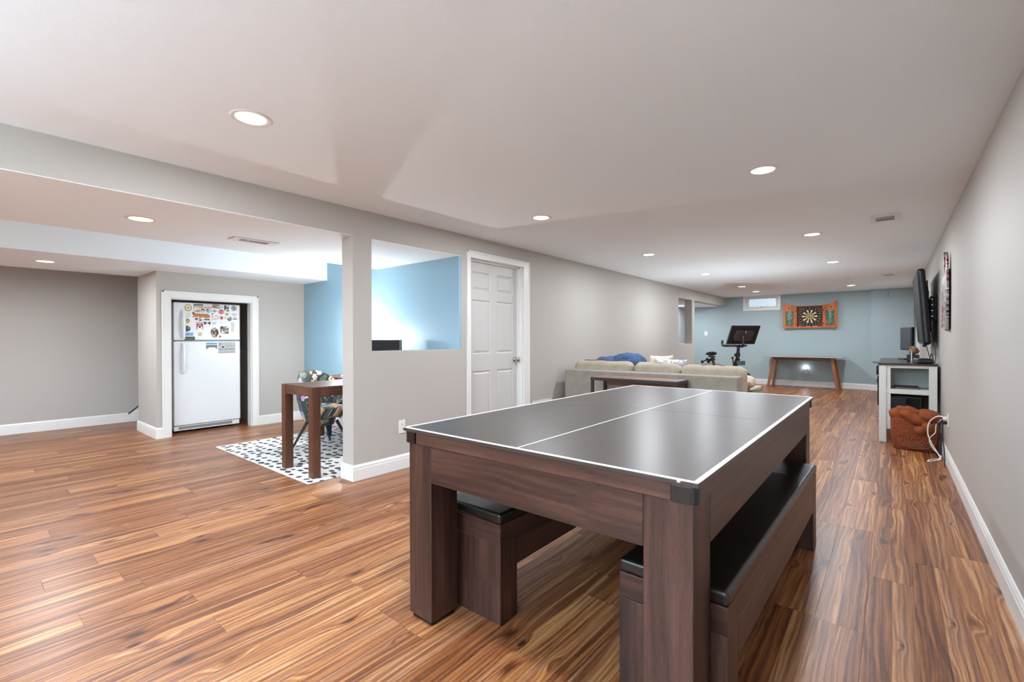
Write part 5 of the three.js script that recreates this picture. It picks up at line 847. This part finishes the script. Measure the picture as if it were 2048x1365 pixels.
{
  // basket of terracotta knits
  const knit = dataTex(512, 512, (x, y, o) => { const s = Math.abs(((x / 16) % 1) - 0.5) * 2, k = Math.sin((y / 5.2) + s * 3.2) * 0.25, v = 0.45 + k + 0.18 * N3(x / 30, y / 30, 3) + 0.2 * N3(x / 3, y / 3, 5) - (s < 0.14 ? 0.35 : 0); ramp([[84, 36, 16], [146, 72, 38], [190, 106, 62]], v, o); }, true, 3, 3);
  const bumpK = dataTex(512, 512, (x, y, o) => { const s = Math.abs(((x / 16) % 1) - 0.5) * 2, k = Math.sin((y / 5.2) + s * 3.2) * 0.35, v = 128 + 120 * (k + 0.3 * s); o[0] = o[1] = o[2] = clamp(v, 0, 255); }, false, 3, 3);
  const mat = std(0xffffff, 1, { map: knit, bumpMap: bumpK, bumpScale: 0.006 });
  const t = thing('knit_basket', 'terracotta knitted basket on the floor beside the media console', 'basket', [0.19, 0, -6.40]);
  const S = 56, Hn = 22, pos = [], uv = [], idx = [], W = 0.19, D = 0.125, H = 0.315;
  const rim = (a) => 1 + 0.09 * Math.cos(a * 2 + 0.7) - 0.16 * Math.exp(-(((a - 1.35) / 0.55) ** 2));
  for (const [off, dir] of [[0, 1], [-0.014, -1]]) for (let i = 0; i <= S; i++) for (let j = 0; j <= Hn; j++) {
    const a = i / S * Math.PI * 2, f = j / Hn, sq = 1 / Math.pow(Math.abs(Math.cos(a)) ** 3.2 + Math.abs(Math.sin(a)) ** 3.2, 1 / 3.2), b = (0.90 + 0.13 * Math.sin(f * 2.2)) * (f < 0.06 ? 0.95 : 1), y = (dir > 0 ? 0.004 : 0.02) + (H * rim(a)) * f;
    const n = 0.008 * N3(Math.cos(a) * 3, y * 9, Math.sin(a) * 3); pos.push(Math.cos(a) * sq * (W * b + off + n), y, Math.sin(a) * sq * (D * b + off + n)); uv.push(a * 0.16, y);
  }
  const K = (S + 1) * (Hn + 1), id = (s, i, j) => s * K + i * (Hn + 1) + j;
  for (let i = 0; i < S; i++) { for (let j = 0; j < Hn; j++) { idx.push(id(0, i, j), id(0, i, j + 1), id(0, i + 1, j), id(0, i + 1, j), id(0, i, j + 1), id(0, i + 1, j + 1), id(1, i, j), id(1, i + 1, j), id(1, i, j + 1), id(1, i + 1, j), id(1, i + 1, j + 1), id(1, i, j + 1)); } idx.push(id(0, i, Hn), id(1, i, Hn), id(0, i + 1, Hn), id(0, i + 1, Hn), id(1, i, Hn), id(1, i + 1, Hn)); }
  const g = new THREE.BufferGeometry(); g.setAttribute('position', new THREE.Float32BufferAttribute(pos, 3)); g.setAttribute('uv', new THREE.Float32BufferAttribute(uv, 2)); g.setIndex(idx); g.computeVertexNormals();
  part(t, 'woven_wall', g, mat); part(t, 'bottom', [cyl(0.16, 0.16, 0.01, 0, 0.009, 0, 40).scale(1.1, 1, 0.72)], mat);
  const rope = std(0x9a6a58, 0.9);
  for (let k = 0; k < 5; k++) { const r = 0.035 + k * 0.022, pts = []; for (let i = 0; i <= 16; i++) { const a = Math.PI + Math.PI * i / 16, y = 0.125 + 0.62 * r * Math.sin(a) * 1.25; pts.push([0.01 + r * Math.cos(a) * 1.2, Math.max(0.02, y), D * 0.995 + 0.010 - 0.006 * k / 5]); } part(t, 'rope_arc', [tube(pts, 0.0028, 40, 6)], rope); }
  // blanket heaped in it, and pom-poms
  const fleece = dataTex(256, 256, (x, y, o) => { const v = 0.5 + 0.5 * N3(x / 3.2, y / 3.2, 3) + 0.35 * N3(x / 8, y / 8, 7); ramp([[98, 42, 18], [158, 80, 42], [208, 124, 76]], v, o); }, true, 6, 6);
  const fb = dataTex(256, 256, (x, y, o) => { const v = 128 + 110 * N3(x / 4, y / 4, 2); o[0] = o[1] = o[2] = clamp(v, 0, 255); }, false, 6, 6);
  const fm = std(0xffffff, 1, { map: fleece, bumpMap: fb, bumpScale: 0.008 });
  const lump = (sx, sy, sz, x, y, z, seed, rot = 0) => { const q = displace(displace(new THREE.SphereGeometry(1, 48, 32).scale(sx, sy, sz), 0.014, 14, seed, 3), 0.004, 70, seed + 4, 2); q.rotateZ(rot); q.translate(x, y, z); return boxUV(q, 'x'); };
  const bl = thing('fleece_blanket', 'rust coloured fleece blanket bundled in the knit basket', 'blanket', [0.19, 0, -6.40]);
  part(bl, 'fold', [lump(0.16, 0.10, 0.10, 0, 0.31, 0, 2)], fm); part(bl, 'fold', [lump(0.075, 0.065, 0.08, -0.135, 0.36, 0.03, 5)], fm); part(bl, 'fold', [lump(0.10, 0.045, 0.06, -0.05, 0.405, 0.04, 7, -0.25)], fm);
  part(bl, 'fold', [lump(0.115, 0.07, 0.09, 0.10, 0.355, 0.02, 11, -0.15)], fm); part(bl, 'fold', [lump(0.12, 0.05, 0.05, -0.02, 0.335, 0.10, 13, -0.5)], fm);
  const pom = (x, y, z, r, s, lab) => { const q = displace(displace(new THREE.SphereGeometry(r, 56, 40), r * 0.10, 60, s, 2), r * 0.12, 240, s + 2, 1); part(bl, 'pom_pom', boxUV(q.translate(x, y, z), 'x'), fm); };
  pom(0.035, 0.225, 0.165, 0.042, 2); pom(0.095, 0.262, 0.155, 0.048, 6);
}
{
  const wh = std(0xe9e8e5, 0.4);
  const c = thing('charging_cable', 'white charging cable looping from the wall outlet to the floor', 'cable', [0, 0, 0]);
  part(c, 'cord', [tube([[0.385, 0.425, -5.82], [0.345, 0.432, -5.86], [0.285, 0.36, -5.95], [0.272, 0.25, -5.97], [0.30, 0.15, -5.97], [0.345, 0.06, -5.96], [0.36, 0.02, -5.93], [0.31, 0.008, -5.86], [0.265, 0.008, -5.80], [0.29, 0.008, -5.90], [0.355, 0.01, -5.99], [0.375, 0.03, -6.03]], 0.0052, 110, 8)], wh);
  part(c, 'plug', [bx(0.03, 0.028, 0.028, XR - 0.024, 0.424, -5.80, 0.005)], wh);
  const d = thing('extension_cord', 'second thin white cord hanging behind the charging cable', 'cable', [0, 0, 0]); part(d, 'cord', [tube([[0.365, 0.40, -5.90], [0.33, 0.33, -5.95], [0.325, 0.26, -5.96], [0.285, 0.19, -5.99], [0.31, 0.10, -6.0], [0.37, 0.03, -6.0]], 0.004, 60, 8)], wh);
  const p = thing('power_adapter', 'black power adapter plugged into the outlet by the basket', 'plug', [XR - 0.009, 0.384, -5.80], -Math.PI / 2); part(p, 'block', [bx(0.03, 0.03, 0.05, 0, 0, 0.0255, 0.005)], black); part(p, 'cord', [tube([[0, 0, 0.05], [0.04, -0.01, 0.07], [0.12, -0.12, 0.04], [0.16, -0.30, 0.025], [0.19, -0.374, 0.03]], 0.004, 40, 8)], black);
  single('cord_tangle', 'dark tangle of cords on the floor between basket and wall', 'cable', [tube([[0.36, 0.01, -6.08], [0.345, 0.012, -6.12], [0.36, 0.02, -6.2], [0.382, 0.02, -6.14], [0.365, 0.03, -6.08], [0.352, 0.022, -6.16], [0.378, 0.012, -6.22], [0.383, 0.2, -6.3]], 0.0055, 90, 8)], black);
}

scene.traverse((o) => { if (o.isMesh) { o.castShadow = true; o.receiveShadow = true; } });
renderer.render(scene, camera);
